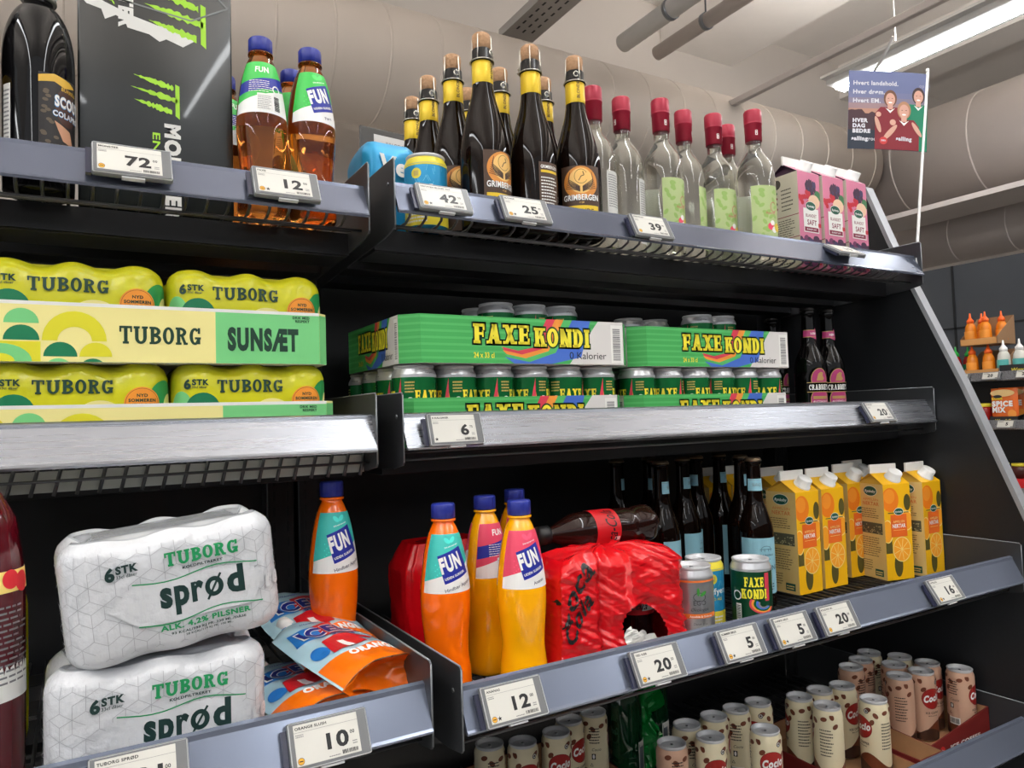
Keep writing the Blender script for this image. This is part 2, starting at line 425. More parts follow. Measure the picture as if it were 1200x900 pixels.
for y in (.8, 3.1): B().box((-.035, y, .01), (-.02, y+.02, 1.27), duct2_m).box((-.05, y-.01, .008), (.06, y+.03, .018), duct2_m).build('bracket', t)
B().tube([(.1, 5.3, .03), (.14, 5.4, -.05), (.3, 5.6, -.06), (.42, 5.8, .0)], .008, fix_m).build('cable', t)
# ---- strip lamps
def strip(label, x, y0, y1, z=2.0):
    t = thing('strip_lamp', label, 'ceiling lamp', (x, y0, z), group='lit ceiling strip lamps')
    B().box((-.11, 0, .012), (.11, y1-y0, .05), fix_m, .006).box((-.16, 0, .045), (.16, y1-y0, .06), fix_m).build('housing', t)
    e = mat('lamp_diffuser', (250, 253, 255), .5, emis=STRIP_POWER)
    B().box((-.045, .02, -.004), (.045, y1-y0-.02, .014), e).build('diffuser', t)
    B().box((-.13, .05, .0605), (.13, y1-y0-.05, .066), mat('ceiling_fill_glow', (255, 252, 248), .5, emis=UP_POWER)).build('added_ceiling_fill', t)  # added upward glow that brightens the ceiling and ducts
    for y in (.5, (y1-y0)/2, y1-y0-.4): B().tube([(0, y, .06), (0, y, 1.2)], .004, galv).build('hanger_rod', t)
strip('bright white ceiling strip lamp passing behind the flag at upper right', 3.78, -4.5, 1.93)
strip('bright white ceiling strip lamp over the aisle, second from right', .9, -4.6, .5)
strip('bright white ceiling strip lamp over the aisle, left of the camera', -2.0, -4.6, .9)
strip('added unseen ceiling strip lamp farthest left, brightening the room', -4.8, -4.6, .9)  # extra lamp out of view, added to lift the ceiling brightness
# ================================================================ shelving
YB = .44      # back panel
def lip_rail(x0, x1, mt, parent, yl, zl):
    # price rail: rounded bead, slanted face, rolled lower edge ; origin at top edge
    pr = [(.008, .003), (.004, .006), (-.001, .004), (-.002, -.001), (-.021, -.040), (-.0235, -.0425), (-.022, -.0455), (-.017, -.043), (-.003, -.012), (.003, -.003)]
    b = B().prism([(p[0]+yl, p[1]+zl) for p in pr], x0, x1, mt, 'x')
    return b.build('price_rail', parent)
def shelf(parent, x0, x1, yl, zl, fl, mt, pitch=.026, label=None, lights=False):
    """wire shelf on channels between side brackets, origin of the bay"""
    b = B()
    for y0, y1, dz in ((yl+.075, yl+.15, -.020), (yl+.21, yl+.27, -.016), (YB-.09, YB-.03, -.016)):
        if y0 < YB-.12 or y0 == YB-.09:
            b.box((x0+.002, y0, fl-.026+dz*.0-.014), (x1-.002, y1, fl-.018), blk, .001)
    b.box((x0+.001, yl+.070, fl-.038), (x1-.001, yl+.074, fl-.006), blk)
    if lights: b.box((x0+.001, yl+.034, fl-.030), (x1-.001, yl+.038, fl-.006), K('beam_light_grey', (176, 178, 172), .4))
    sh = b.build('shelf', parent, label)
    lip_rail(x0+.004, x1-.001, mt, sh, yl, zl)
    w = B(); n = int((x1-x0-.02)/pitch)
    for i in range(n+1):
        x = x0+.012+i*pitch
        w.tube([(x, YB-.02, fl-.003), (x, yl+.036, fl-.003), (x, yl+.020, fl+.003), (x, yl+.012, fl+.020)], .0021, wire_m, 6)
    if lights:
        for i in range(n+1): w.tube([(x0+.012+i*pitch, yl+.03, fl-.034), (x0+.020+i*pitch, yl+.03, fl)], .0024, wire_m, 6)
    for y in (yl+.05, yl+.2, yl+.33): w.tube([(x0+.004, y, fl-.007), (x1-.004, y, fl-.007)], .0024, wire_m, 6)
    w.tube([(x0+.002, yl+.011, fl+.02), (x1-.002, yl+.011, fl+.02)], .0024, wire_m, 6)
    w.tube([(x0+.002, yl+.010, fl-.016), (x1-.002, yl+.010, fl-.016)], .002, wire_m, 6)
    w.build('wire_grid', sh)
    for xx in (x0, x1):
        y0 = yl-.018; pts = [(y0, zl+.030), (y0+.003, zl+.033), (YB-.02, zl+.033), (YB-.02, zl-.09), (yl+.02, zl-.072), (y0+.003, zl-.066), (y0, zl-.062)]
        s_ = B().prism(pts, xx-.0012, xx+.0012, plate_m, 'x')
        s_.tube([(xx-.0, y0, zl+.030), (xx, y0, zl-.062)], .0013, blk2, 6).tube([(xx, y0+.003, zl+.033), (xx, YB-.02, zl+.033)], .0013, blk2, 6)
        s_.build('side_bracket', sh)
    for xx in (x0+.006, x1-.006): B().tube([(xx-.008, yl+.003, zl+.001), (xx+.008, yl+.003, zl+.001)], .003, steel_d, 8).build('rail_pin', sh)
    return sh
def upright(parent, x):
    b = B().box((x-.024, YB-.055, -1.38), (x+.024, YB-.012, .36), blk, .002)
    z = -.95
    while z < .33:
        for dx in (-.012, .012): b.box((x+dx-.002, YB-.0558, z), (x+dx+.002, YB-.0548, z+.017), seam)
        z += .027
    b.build('upright', parent)
RB = thing('shelving_bay', 'black shelving bay with slanted right side panel, nearest the flag', 'shelving', (0, 0, 0))
bp = B().box((-.018, YB-.012, -1.38), (1.262, YB, .335), blk).build('back_panel', RB)
upright(RB, -.018); upright(RB, 1.24)
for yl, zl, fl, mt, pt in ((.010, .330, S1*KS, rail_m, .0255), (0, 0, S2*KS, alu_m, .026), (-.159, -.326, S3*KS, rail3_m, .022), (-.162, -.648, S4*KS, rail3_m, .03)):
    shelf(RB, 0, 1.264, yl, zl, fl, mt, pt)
for z in range(1): pass
b = B().prism([(-.095-.40*1.05-.02, -1.38), (-.42, -.85), (-.18, -.225), (-.078, .036), (.069, .378), (.125, .525), (.30, .525), (YB+.02, .40), (YB+.02, -1.38)], 1.268, 1.294, endp_m, 'x')
e = b.build('end_panel', RB)
edge = [(1.277, -.425, -.85), (1.277, -.183, -.225), (1.277, -.081, .036), (1.277, .066, .378), (1.277, .121, .525)]
bb = B()
for (x, y, z), (x2, y2, z2) in zip(edge, edge[1:]):
    bb.add([(1.263, y-.004, z), (1.263, y+.006, z+.0), (1.291, y+.006, z), (1.291, y-.004, z), (1.263, y2-.004, z2), (1.263, y2+.006, z2), (1.291, y2+.006, z2), (1.291, y2-.004, z2)],
           [(0, 1, 5, 4), (1, 2, 6, 5), (2, 3, 7, 6), (3, 0, 4, 7)], K('edge_trim_grey', (150, 153, 158), .4, metal=.3))
bb.build('edge_trim', e)
B().box((-.018, -.1, -1.40), (1.29, YB, -1.25), blk).build('plinth', RB)
LB = thing('shelving_bay', 'black shelving bay at left holding the white and yellow beer packs', 'shelving', (-.038, 0, 0))
B().box((-1.26, YB-.012, -1.38), (.0, YB, .335), blk).build('back_panel', LB)
upright(LB, -1.24); upright(LB, -.035)
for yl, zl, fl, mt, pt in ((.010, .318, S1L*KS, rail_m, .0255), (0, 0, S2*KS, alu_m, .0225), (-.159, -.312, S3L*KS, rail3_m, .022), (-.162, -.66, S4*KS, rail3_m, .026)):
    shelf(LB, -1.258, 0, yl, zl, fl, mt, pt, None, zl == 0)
B().box((-1.26, -.1, -1.40), (.0, YB, -1.25), blk).build('plinth', LB)
# ================================================================ price tags
tag_grey = K('tag_frame_grey', (108, 110, 112), .35); tag_light = K('tag_rim', (196, 198, 200), .3)
tag_scr = K('tag_screen', (204, 203, 196), .4); gold = K('tag_yellow_dot', (228, 170, 50), .5); tag_blue = K('tag_clip_navy', (38, 40, 62), .25)
def price_tag(label, x, yl, zl, name, num, cents='00', dot=True, star=False, tilt=27, yaw=0, dz=0, sc_=1):
    t = thing('price_tag', label, 'price tag', (x, yl-.0185, zl-.021+dz), rot=(radians(-tilt), 0, radians(yaw)))
    w, h = .042*sc_, .0235*sc_
    B().box((-w, -.0075, -h), (w, 0, h), tag_grey, .0022, 2).box((-w+.0006, -.0083, -h+.0006), (w-.0006, -.0070, h-.0006), tag_light, .0015).box((-w+.0018, -.0087, -h+.0018), (w-.0018, -.0080, h-.0018), tag_grey).build('frame', t)
    M = flat((0, -.0087, 0), (1, 0, 0), (0, 0, 1), (0, -1, 0))
    X0, X1, Y0, Y1 = -w+.0055, w-.0115, -h+.0045, h-.0035
    d = B().decal(rect(X0, Y0, X1, Y1), tag_scr, M, .0004)
    d.decal(text(name, X0+.0015, Y1-.005, .0026, .03, sx=1.15), black_ink, M, .0006)
    d.decal(rect(X0, Y1-.0075, X1, Y1-.0072), grey_ink, M, .0006)
    d.decal(para(X0+.0015, Y1-.0125, .010, .0035, 2, 3), grey_ink, M, .0006)
    nx = X1-.0115
    d.decal(text(num, nx, Y0+.0098, .0145, .038, 'r', sx=1.25), black_ink, M, .0006)
    d.decal(text(cents, nx+.0018, Y0+.0195, .0034, .02), black_ink, M, .0006)
    d.decal(bars(X1-.020, Y0+.0018, .017, .0038, 14, len(name)+3), black_ink, M, .0006)
    d.decal(para(X1-.034, Y0+.0015, .013, .0018, 1, 5), grey_ink, M, .0006)
    d.decal(para(X1-.008, Y0+.0085, .006, .0045, 2, 8), grey_ink, M, .0006)
    if dot: d.decal(ell(X0+.0045, Y0+.0045, .0034), gold, M, .0006); d.decal(ring(X0+.0045, Y0+.0045, .0034, .0034, .0004), black_ink, M, .0008); d.decal(rect(X0+.0025, Y0+.004, X0+.0065, Y0+.005), black_ink, M, .0008)
    if star:
        sx_, sy_ = X0+(.0115 if dot else .004), Y0+.0045
        d.decal(poly([(sx_+(.003 if i % 2 == 0 else .0012)*sin(i*pi/5), sy_+(.003 if i % 2 == 0 else .0012)*cos(i*pi/5)) for i in range(10)]), black_ink, M, .0006)
    d.build('display', t)
    B().box((-w-.006, -.003, -h+.002), (-w, .002, h-.006), tag_blue).build('clip', t)
    B().box((-.012, -.006, -h-.0022), (.012, -.001, -h), tag_light).build('latch', t)
    return t
price_tag('price tag reading 72 on the upper left rail under the black can carton', -.326, .010, .318, 'MONSTER', '72', dz=.006)
price_tag('price tag reading 12 on the upper left rail under the amber squash bottles', -.150, .010, .318, 'FAXE', '12', star=True, dz=.003)
price_tag('price tag reading 42 on the top right rail below the blue can', .073, .010, .330, 'VESTFYEN BLOND ALE', '42', '50', star=True)
price_tag('price tag reading 25 on the top rail below yellow-necked bottles', .211, .010, .330, 'BLONDE', '25', '95', star=True)
price_tag('price tag reading 39 on the top rail below the red-capped bottles', .462, .010, .330, 'FREIXENET', '39', '95')
price_tag('small tilted-back price tag on the top rail below the purple juice cartons', .985, .010, .330, 'SAFT', '19', tilt=58, dz=.004)
price_tag('price tag reading 6 on the middle rail under the green soda trays', .076, 0, 0, '0 KALORIER', '6', '75', dot=False, star=True, tilt=18)
price_tag('price tag reading 20 on the middle rail, right of the dark purple-label bottles', 1.053, 0, 0, 'INGEFÆR', '20', tilt=30)
price_tag('cropped price tag at the bottom left below the white beer packs', -.334, -.159, -.312, 'TUBORG SPRØD', '31', '00', dz=.006)
price_tag('price tag reading 10 under the orange slush pouches', -.157, -.159, -.312, 'ORANGE SLUSH', '10', dz=-.004)
price_tag('price tag reading 12 on the lower rail under the yellow squash bottles', .066, -.159, -.326, 'ANANAS', '12', star=True)
price_tag('price tag reading 20 on the lower rail under the red film pack', .292, -.159, -.326, 'VED KØB', '20', '50', star=True)
price_tag('price tag reading 5 on the lower rail under the silver can', .451, -.159, -.326, 'SOMMER BRUS', '5', '00', star=True)
price_tag('price tag reading 5 on the lower rail under the dark green can', .564, -.159, -.326, 'HARBOE BRUS', '5', '00', star=True)
price_tag('price tag reading 20 on the lower rail, right of the two tags reading 5', .672, -.159, -.326, 'KOLDING ØL', '20', '00')
price_tag('price tag reading 16 on the lower rail below the orange nectar cartons', .978, -.159, -.326, 'APPELSIN', '16', star=True, tilt=33)
# ================================================================ cans
lid_steel = K('can_lid_aluminium', (196, 198, 202), .42, metal=.25)
def can_parts(t, r, H, body_m, lid_m=lid_steel, printf=None, neck=.006, nk=.0045, shoulder_m=None):
    sm = shoulder_m or body_m
    B().lathe([(0, .003), (r*.62, .002), (r*.72, 0), (r*.78, .0), (r*.96, .006), (r, .012), (r, H-.016)], body_m, 36, caps=False).lathe([(r, H-.016), (r*.985, H-.012), (r*.86, H-.004), (r*.855, H-.0025)], sm, 36, caps=False).build('body', t)
    rr = r*.86
    lid = B().lathe([(rr*1.0, H-.006), (rr*1.05, H-.0035), (rr*1.065, H-.001), (rr*1.04, H), (rr*.95, H-.0006), (rr*.90, H-.007), (rr*.86, H-.0075), (rr*.82, H-.006)], lid_m, 36, caps=False).add([(rr*.83*cos(i*pi/18), rr*.83*sin(i*pi/18), H-.0061) for i in range(36)], [list(range(36))], lid_m).build('lid', t)
    tb = B().prism([(rr*.18*cos(a*pi/8)*1.0, rr*.34*sin(a*pi/8)+rr*.18) for a in range(16)], H-.0056, H-.0044, lid_m)
    tb.add(*(lambda rg: ([p for q in rg for p in [(x, y, H-.0040) for x, y in q]], [tuple(range(i*4, i*4+4)) for i in range(len(rg))]))(ring(0, -rr*.42, rr*.36, rr*.36, rr*.07)), steel)
    tb.lathe([(rr*.1, H-.006), (rr*.1, H-.0030), (0, H-.0028)], steel_d, 10)
    tb.build('pull_tab', lid)
    if printf:
        pb = B(); printf(pb, r); pb.build('print', t)
# ---- green soda can (middle shelf and front)
fx_green = K('faxe_green', (20, 112, 58), .25, metal=.35); fx_dark = K('faxe_dark', (14, 62, 38), .3); fx_yel = K('faxe_yellow', (240, 228, 60), .4)
fx_red = K('faxe_red', (214, 62, 84), .4); fx_or = K('faxe_orange', (236, 150, 60), .4); fx_blue = K('faxe_blue', (70, 110, 200), .4)
fx_lime = K('tray_green', (66, 168, 86), .55); fx_lime2 = K('tray_green_light', (82, 182, 100), .55); tray_grey = K('tray_white', (214, 212, 210), .6); cardb = K('cardboard', (176, 140, 96), .8, noise_amt=.08, bscale=60)
gold_m = K('gold_line', (190, 170, 90), .35)
def faxe_print(b, r, big=False):
    M = cyl(r, r); D = .004
    b.decal(rect(-r*pi, .097, r*pi-.0001, .101), steel, M, .0001, D)
    for th in ((0,) if big else (0, 2.2, -2.2)):
        u = th*r
        if big:
            b.decal(slab('FAXE', u+.001, .073, .0155, .031, .26, g=.05, align='c'), fx_dark, M, .0002, D); b.decal(slab('FAXE', u+.001, .073, .0155, .031, .26, align='c'), fx_yel, M, .0004, D)
            b.decal(slab('KONDI', u+.001, .054, .0155, .042, .26, g=.05, align='c'), fx_dark, M, .0002, D); b.decal(slab('KONDI', u+.001, .054, .0155, .042, .26, align='c'), fx_yel, M, .0004, D)
            for i, mm in enumerate((fx_red, fx_or, fx_green, fx_blue, grey_ink)): b.decal(ring(u+.016, .046, .024-i*.0035, .016-i*.0022, .0036, .0023, 150, 330), mm, M, .0003, D)
            b.decal(text('eaddie', u+.008, .018, .005, .01), white, M, .0003, D); b.decal(rect(u+.019, .05, u+.028, .095), fx_red, M, .00015, D); b.decal(rect(u-.031, .018, u-.021, .045), whitep, M, .0003, D); b.decal(bars(u-.030, .020, .008, .022, 12, 4, False), black_ink, M, .0004, D)
            b.decal(ring(u-.028, .058, .008, .008, .002), white, M, .0003, D)
        else:
            b.decal(slab('FAXE', u-.002, .062, .016, .040, .26, g=.05, align='c'), fx_dark, M, .0002, D); b.decal(slab('FAXE', u-.002, .062, .016, .040, .26, align='c'), fx_yel, M, .0004, D)
            b.decal(slab('KONDI', u-.002, .042, .016, .044, .26, align='c'), fx_yel, M, .0004, D)
            b.decal(poly([(u+.020, .05), (u+.030, .05), (u+.030, .096)]), fx_red, M, .0003, D)
            b.decal(poly([(u+.030, .05), (u+.034, .05), (u+.030, .075)]), fx_or, M, .0003, D)
            b.decal(text('0 Kalorier', u-.006, .1022, .0024, .01), black_ink, cyl(r*.975, r), .0003, D)
            b.decal(para(u+.036, .074, .016, .018, 4, 5), gold_m, M, .0003, D); b.decal(ell(u+.044, .062, .006), white, M, .0003, D); b.decal(ring(u+.044, .062, .004, .004, .0012), black_ink, M, .0004, D)
def mk_faxe():
    t = thing('soda_can', '', 'can'); can_parts(t, .033, .115, fx_green, lid_steel, faxe_print, shoulder_m=steel); return t
faxe = Proto(mk_faxe)
def tray_print(b, M, L, H, k=1.0):
    """front print of the green 24-can tray, width L"""
    b.decal(rect(0, 0, L, H), fx_lime, M, .0002)
    for i in range(7): b.decal(rect(0, H*(.08+.14*i), L*.9, H*(.08+.14*i)+H*.05), fx_lime2, M, .00025)
    b.decal(poly([(L*.62, 0), (L*.70, 0), (L*.86, H), (L*.88, H), (L, H), (L, 0)]), tray_grey, M, .0003)
    sw = lambda a, c: [(L*(.42+a), H*.30), (L*(.46+a), H*.12), (L*(.56+a), H*.06)]
    for i, mm in enumerate((fx_red, fx_or, fx_lime2, fx_blue)):
        f = i*.045; g = i*.09
        p = [(L*(.36+f*.1), H*(.36-g*.8)), (L*(.44+f*.4), H*(.28-g*.9)), (L*(.52+f*.8), H*(.36-g*.4)), (L*(.585+f), H*1.0), (L*(.635+f*1.35), H*1.0), (L*(.56+f*1.5), H*(.28-g*.45)), (L*(.47+f), H*(.16-g*.95)), (L*(.38+f*.3), H*(.24-g*.9))]
        p = [(x, max(y, 0)) for x, y in p]
        b.decal(poly(p), mm, M, .00035+i*.00002)
    x0 = L*.23; fw = L*.265; kw = L*.29
    for g, mm, h in ((.09, fx_dark, .0005), (0, fx_yel, .0007)):
        b.decal(slab('FAXE', x0, H*.42, H*.42, fw, .27, .15, g=g), mm, M, h); b.decal(slab('KONDI', x0+fw+L*.025, H*.38, H*.42, kw, .27, .15, g=g), mm, M, h)
    b.decal(text('24 x 33 cl', x0, H*.12, H*.11, .03, width=L*.095), fx_yel, M, .0006)
    b.decal(text('0 Kalorier', L*.70, H*.12, H*.16, .0, width=L*.2), black_ink, M, .0006)
    b.decal(rect(L*.93, H*.04, L*.995, H*.93), whitep, M, .0004); b.decal(bars(L*.94, H*.1, L*.042, H*.76, 22, 6, False), grey_ink, M, .0006)
def tray_shell(b, L, D, H, c, m_in, m_out, th=.0025):
    P = [(c, 0), (L-c, 0), (L, c), (L, D-c), (L-c, D), (c, D), (0, D-c), (0, c)]
    cx, cy = L/2, D/2; Q = [(x+(cx-x)*th*2/L, y+(cy-y)*th*2/D) for x, y in P]; n = 8
    vs = [(x, y, 0) for x, y in P]+[(x, y, H) for x, y in P]+[(x, y, H) for x, y in Q]+[(x, y, .003) for x, y in Q]
    fs = [(i, (i+1) % n, n+(i+1) % n, n+i) for i in range(n)]; b.add(vs, fs, m_out)
    fs = [(n+i, n+(i+1) % n, 2*n+(i+1) % n, 2*n+i) for i in range(n)]+[(2*n+i, 2*n+(i+1) % n, 3*n+(i+1) % n, 3*n+i) for i in range(n)]+[tuple(range(3*n, 4*n)), tuple(range(n))[::-1]]
    b.add(vs, fs, m_in)
def mk_faxe_tray():
    L, D, H, c = .412, .272, .070, .024; t = thing('drinks_tray', '', 'cardboard tray')
    b = B(); tray_shell(b, L, D, H, c, tray_grey, fx_lime); b.build('tray_body', t)
    p = B(); tray_print(p, flat((c, 0, 0), (1, 0, 0), (0, 0, 1), (0, -1, 0)), L-2*c, H)
    M2 = flat((0, D-c, 0), (0, -1, 0), (0, 0, 1), (-1, 0, 0)); tray_print(p, M2, D-2*c, H)
    s2 = sqrt(.5)
    for i in range(7):
        z = H*(.08+.14*i); p.decal(rect(0, z, c*1.41, z+H*.05), fx_lime2, flat((0, c, 0), (s2, -s2, 0), (0, 0, 1), (-s2, -s2, 0)), .0003)
    p.decal(rect(.001, 0, .008, H), fx_dark, flat((L-c, 0, 0), (s2, s2, 0), (0, 0, 1), (s2, -s2, 0)), .0003)
    p.build('print', t); return t
ftray = Proto(mk_faxe_tray); G = 'green cardboard soda can trays'
ftray('green soda tray on the middle shelf, bottom left of the four', (-.0+.003, .008, S2), group=G)
ftray('green soda tray on the middle shelf, bottom right of the four', (.436, .022, S2), group=G)
ftray('upper left green soda tray, resting on cans beside the shelf bracket', (.012, -.002, S2+.1195), 0, group=G)
ftray('upper right green soda tray, next to the dark bottles with purple neck labels', (.446, .020, S2+.1195), 0, group=G)
rnd = random.Random(5)
nn = 0
for ti, (x0, y0, side) in enumerate((( .003, .008, 'left'), (.436, .022, 'right'))):
    for c in range(6):
        for r_ in range(4):
            if r_ > 0 and c > 0: continue
            faxe(('green soda can, number %s from left, front row of lower %s tray' % (['one', 'two', 'three', 'four', 'five', 'six'][c], side)) if r_ == 0 else
                 ('green soda can, left column of lower %s tray, %s row from front' % (side, ['', 'second', 'third', 'fourth'][r_])) if c == 0 else
                 'green soda can hidden behind the front row of the lower %s tray' % side,
                 (x0+.041+c*.066, y0+.037+r_*.066, S2+.0032), rnd.uniform(-1.2, 1.2), group='green soda cans on the middle shelf')
for i, (x, y) in enumerate([(.253, .165), (.322, .165), (.388, .165), (.325, .232), (.253, .232)]):
    faxe('green soda can peeking over the upper left tray, %s' % ['leftmost of the front three', 'middle of the front three', 'rightmost of the front three', 'behind the middle one', 'behind the leftmost one'][i], (x, y, S2+.1227), i*1.1, group='green soda cans peeking over upper trays')
for i, (x, y) in enumerate([(.625, .255), (.695, .255), (.735, .165), (.801, .165)]):
    faxe('green soda can peeking over the upper right tray, %s' % ['first from the left', 'second from the left', 'third from the left', 'nearest the dark bottles'][i], (x, y, S2+.1227), i*.9, group='green soda cans peeking over upper trays')
# big front soda can on lower shelf
t = thing('soda_can', 'dark green soda can with yellow lettering alone on the lower shelf', 'can', (.585, -.085, S3), fc(.585, -.085, .10))
fxd = K('faxe_can_dark', (16, 74, 46), .28, metal=.3)
can_parts(t, .033, .115, fxd, lid_steel, lambda b, r: faxe_print(b, r, True), shoulder_m=steel)
# ego can
def ego_print(b, r):
    M = cyl(r, r); D = .004; org = K('ego_orange', (226, 120, 50)); gr = K('ego_green', (60, 150, 60)); sg = K('ego_grey_ink', (70, 72, 74))
    b.decal(rect(-r*pi, .100, r*pi-.0001, .103), org, M, .0001, D)
    b.decal(rect(-.028, .046, .032, .053), org, M, .0001, D); b.decal(text('Appelsin & Gulerod', .002, .0475, .003, .02, 'c'), white, M, .0003, D)
    b.decal(ring(0, .078, .010, .007, .0012), sg, M, .0002, D); b.decal(text('EGO', 0, .066, .007, .01, 'c'), sg, M, .0003, D)
    b.decal(ell(-.002, .086, .0022, .006), gr, M, .0004, D); b.decal(xf(ell(0, 0, .006, .0025), .006, .083, rot=.6), gr, M, .0004, D)
    b.decal(text('Økologisk', 0, .057, .005, .0, 'c', shear=.3), sg, M, .0003, D); b.decal(text('Dansk brus', 0, .036, .0035, .0, 'c', shear=.3), sg, M, .0003, D)
    b.decal(ring(.004, .018, .008, .008, .0012), org, M, .0002, D)
    for i in range(3): b.decal(xf(ell(0, 0, .003, .0012), -.002+i*.007, .030, rot=.5+i), gr, M, .0002, D)
t = thing('soda_can', 'silver organic soda can with an orange stripe beside the red film pack', 'can', (.447, -.090, S3), fc(.46, -.09, .35))
can_parts(t, .033, .122, K('ego_silver', (176, 178, 182), .3, metal=.75), lid_steel, ego_print, shoulder_m=steel)
vf_blue = K('vestfyen_blue', (40, 150, 200), .3, metal=.2); vf_l = K('vestfyen_light', (120, 200, 225), .4); vf_y = K('vestfyen_yellow', (225, 210, 60), .4)
def vest_print(b, r):
    M = cyl(r, r); D = .004; rr = random.Random(3)
    for i in range(70):
        u, v = rr.uniform(-r*pi, r*pi*.97), rr.uniform(.034, .092); b.decal(line((u, v), (u+rr.uniform(-.006, .006), v+.009), .0006), vf_l, M, .0001, D)
    b.decal(rect(-r*pi, .096, r*pi-.0001, .0985), vf_y, M, .0001, D); b.decal(ell(0, .083, .008), vf_y, M, .0003, D); b.decal(rect(-.004, .079, .004, .087), gold_m, M, .0004, D)
    b.decal(text('Vestfyen', 0, .058, .010, .02, 'c', rot=.05), white, M, .0003, D); b.decal(text('BLOND ALE', 0, .048, .0045, .01, 'c'), vf_y, M, .0003, D)
    b.decal(rect(-r*pi, .004, r*pi-.0001, .030), vf_y, M, .0001, D); b.decal(para(-.02, .008, .04, .016, 3, 2), whitep, M, .0003, D)
def mk_vest():
    t = thing('beer_can', '', 'can'); can_parts(t, .033, .115, vf_blue, lid_steel, vest_print, shoulder_m=vf_y); return t
vest = Proto(mk_vest)
vest('light blue beer can on the top shelf in front of dark bottles', (.082, .068, S1), fc(.08, .07, -.45))
vest('light blue beer can standing behind the silver can on the lower shelf', (.532, -.030, S3), fc(.53, -.03, .45))
# ---- coffee cans
cream = K('coffee_cream', (224, 214, 182), .35); pink = K('coffee_pink', (206, 166, 142), .35); brown = K('coffee_brown', (110, 58, 36), .4); dbrown = K('coffee_dark_brown', (62, 38, 28), .45); cred = K('coffee_red', (160, 34, 30), .35)
def coffee_print(kind):
    def f(b, r):
        M = cyl(r, r); D = .004; H = .135
        L = 2*pi*r
        for k in (0, 1):
            o = -L/4+k*L/2
            beans = [(-.026, .120, 20), (-.013, .111, -50), (.004, .116, 15), (.018, .121, -70), (-.020, .098, 60), (.024, .104, 40)]
            for x, y, a in beans:
                b.decal(clipbox(xf(ell(0, 0, .0058, .0040), o+x, y, rot=radians(a)), -L/2, 0, L/2-.0001, .1245), brown, M, .0002, D)
        b.decal(ell(0, .086, .0215, .0205), cred, M, .0003, D)
        b.decal(ring(0, .086, .0215, .0205, .0008), K('coffee_dark_red', (110, 20, 20)), M, .0004, D)
        b.decal(text('Cocio', 0, .081, .0125, .05, 'c', shear=.25, rot=.12, width=.037), white, M, .0005, D)
        b.decal(text('ICE COFFEE' if kind else 'ICE COFFEE', 0, .056, .0038, .03, 'c'), black_ink, M, .0003, D); b.decal(text('MILK & COFFEE', 0, .051, .002, .02, 'c'), black_ink, M, .0003, D)
        b.decal(ell(.012, .117, .0045), black_ink, M, .0002, D); b.decal(ring(.012, .117, .003, .003, .001), white, M, .0003, D)
        def wav(base, amp, ph): return [(-L/2+L*i/30, .004) for i in (0, 30)][:0]+[(L/2-.0001, .004), (-L/2, .004)]+[(-L/2+(L-.0001)*i/30, base+amp*sin(i/30*4*pi+ph)) for i in range(31)]
        b.decal(poly(wav(.030, .012, .6)), brown, M, .0002, D); b.decal(poly(wav(.018, .009, 2.0)), dbrown, M, .0004, D)
        for sg in (1,):
            u = L/2*.62
            b.decal(para(u-.014, .030+.02, .024, .05, 9, 4, .35), black_ink, M, .0003, D); b.decal(para(-u-.010, .085, .022, .030, 6, 9, .4), black_ink, M, .0003, D)
            b.decal(rect(-u-.006, .058, -u+.001, .068), black_ink, M, .0003, D); b.decal(ell(-u-.0025, .063, .002, .004), white, M, .0004, D)
            b.decal(text('Cocio', -u-.006, .073, .005, .0, shear=.3), black_ink, M, .0003, D)
            b.decal(rect(-u-.010, .026, -u+.012, .040), whitep, M, .0005, D); b.decal(bars(-u-.009, .028, .019, .010, 14, 3), black_ink, M, .0006, D)
            tri = [(-u-.009, .046), (-u-.004, .046), (-u-.0065, .051)]
            b.decal(line(tri[0], tri[1], .0007)+line(tri[1], tri[2], .0007)+line(tri[2], tri[0], .0007), black_ink, M, .0003, D)
    return f
def mk_coffee(kind):
    t = thing('coffee_can', '', 'can'); can_parts(t, .0262, .135, pink if kind else cream, lid_steel, coffee_print(kind), shoulder_m=pink if kind else cream); return t
cc = Proto(mk_coffee, 0); cp = Proto(mk_coffee, 1)
GC, GP = 'cream iced coffee cans on the bottom shelf', 'pink iced coffee cans on the bottom shelf'
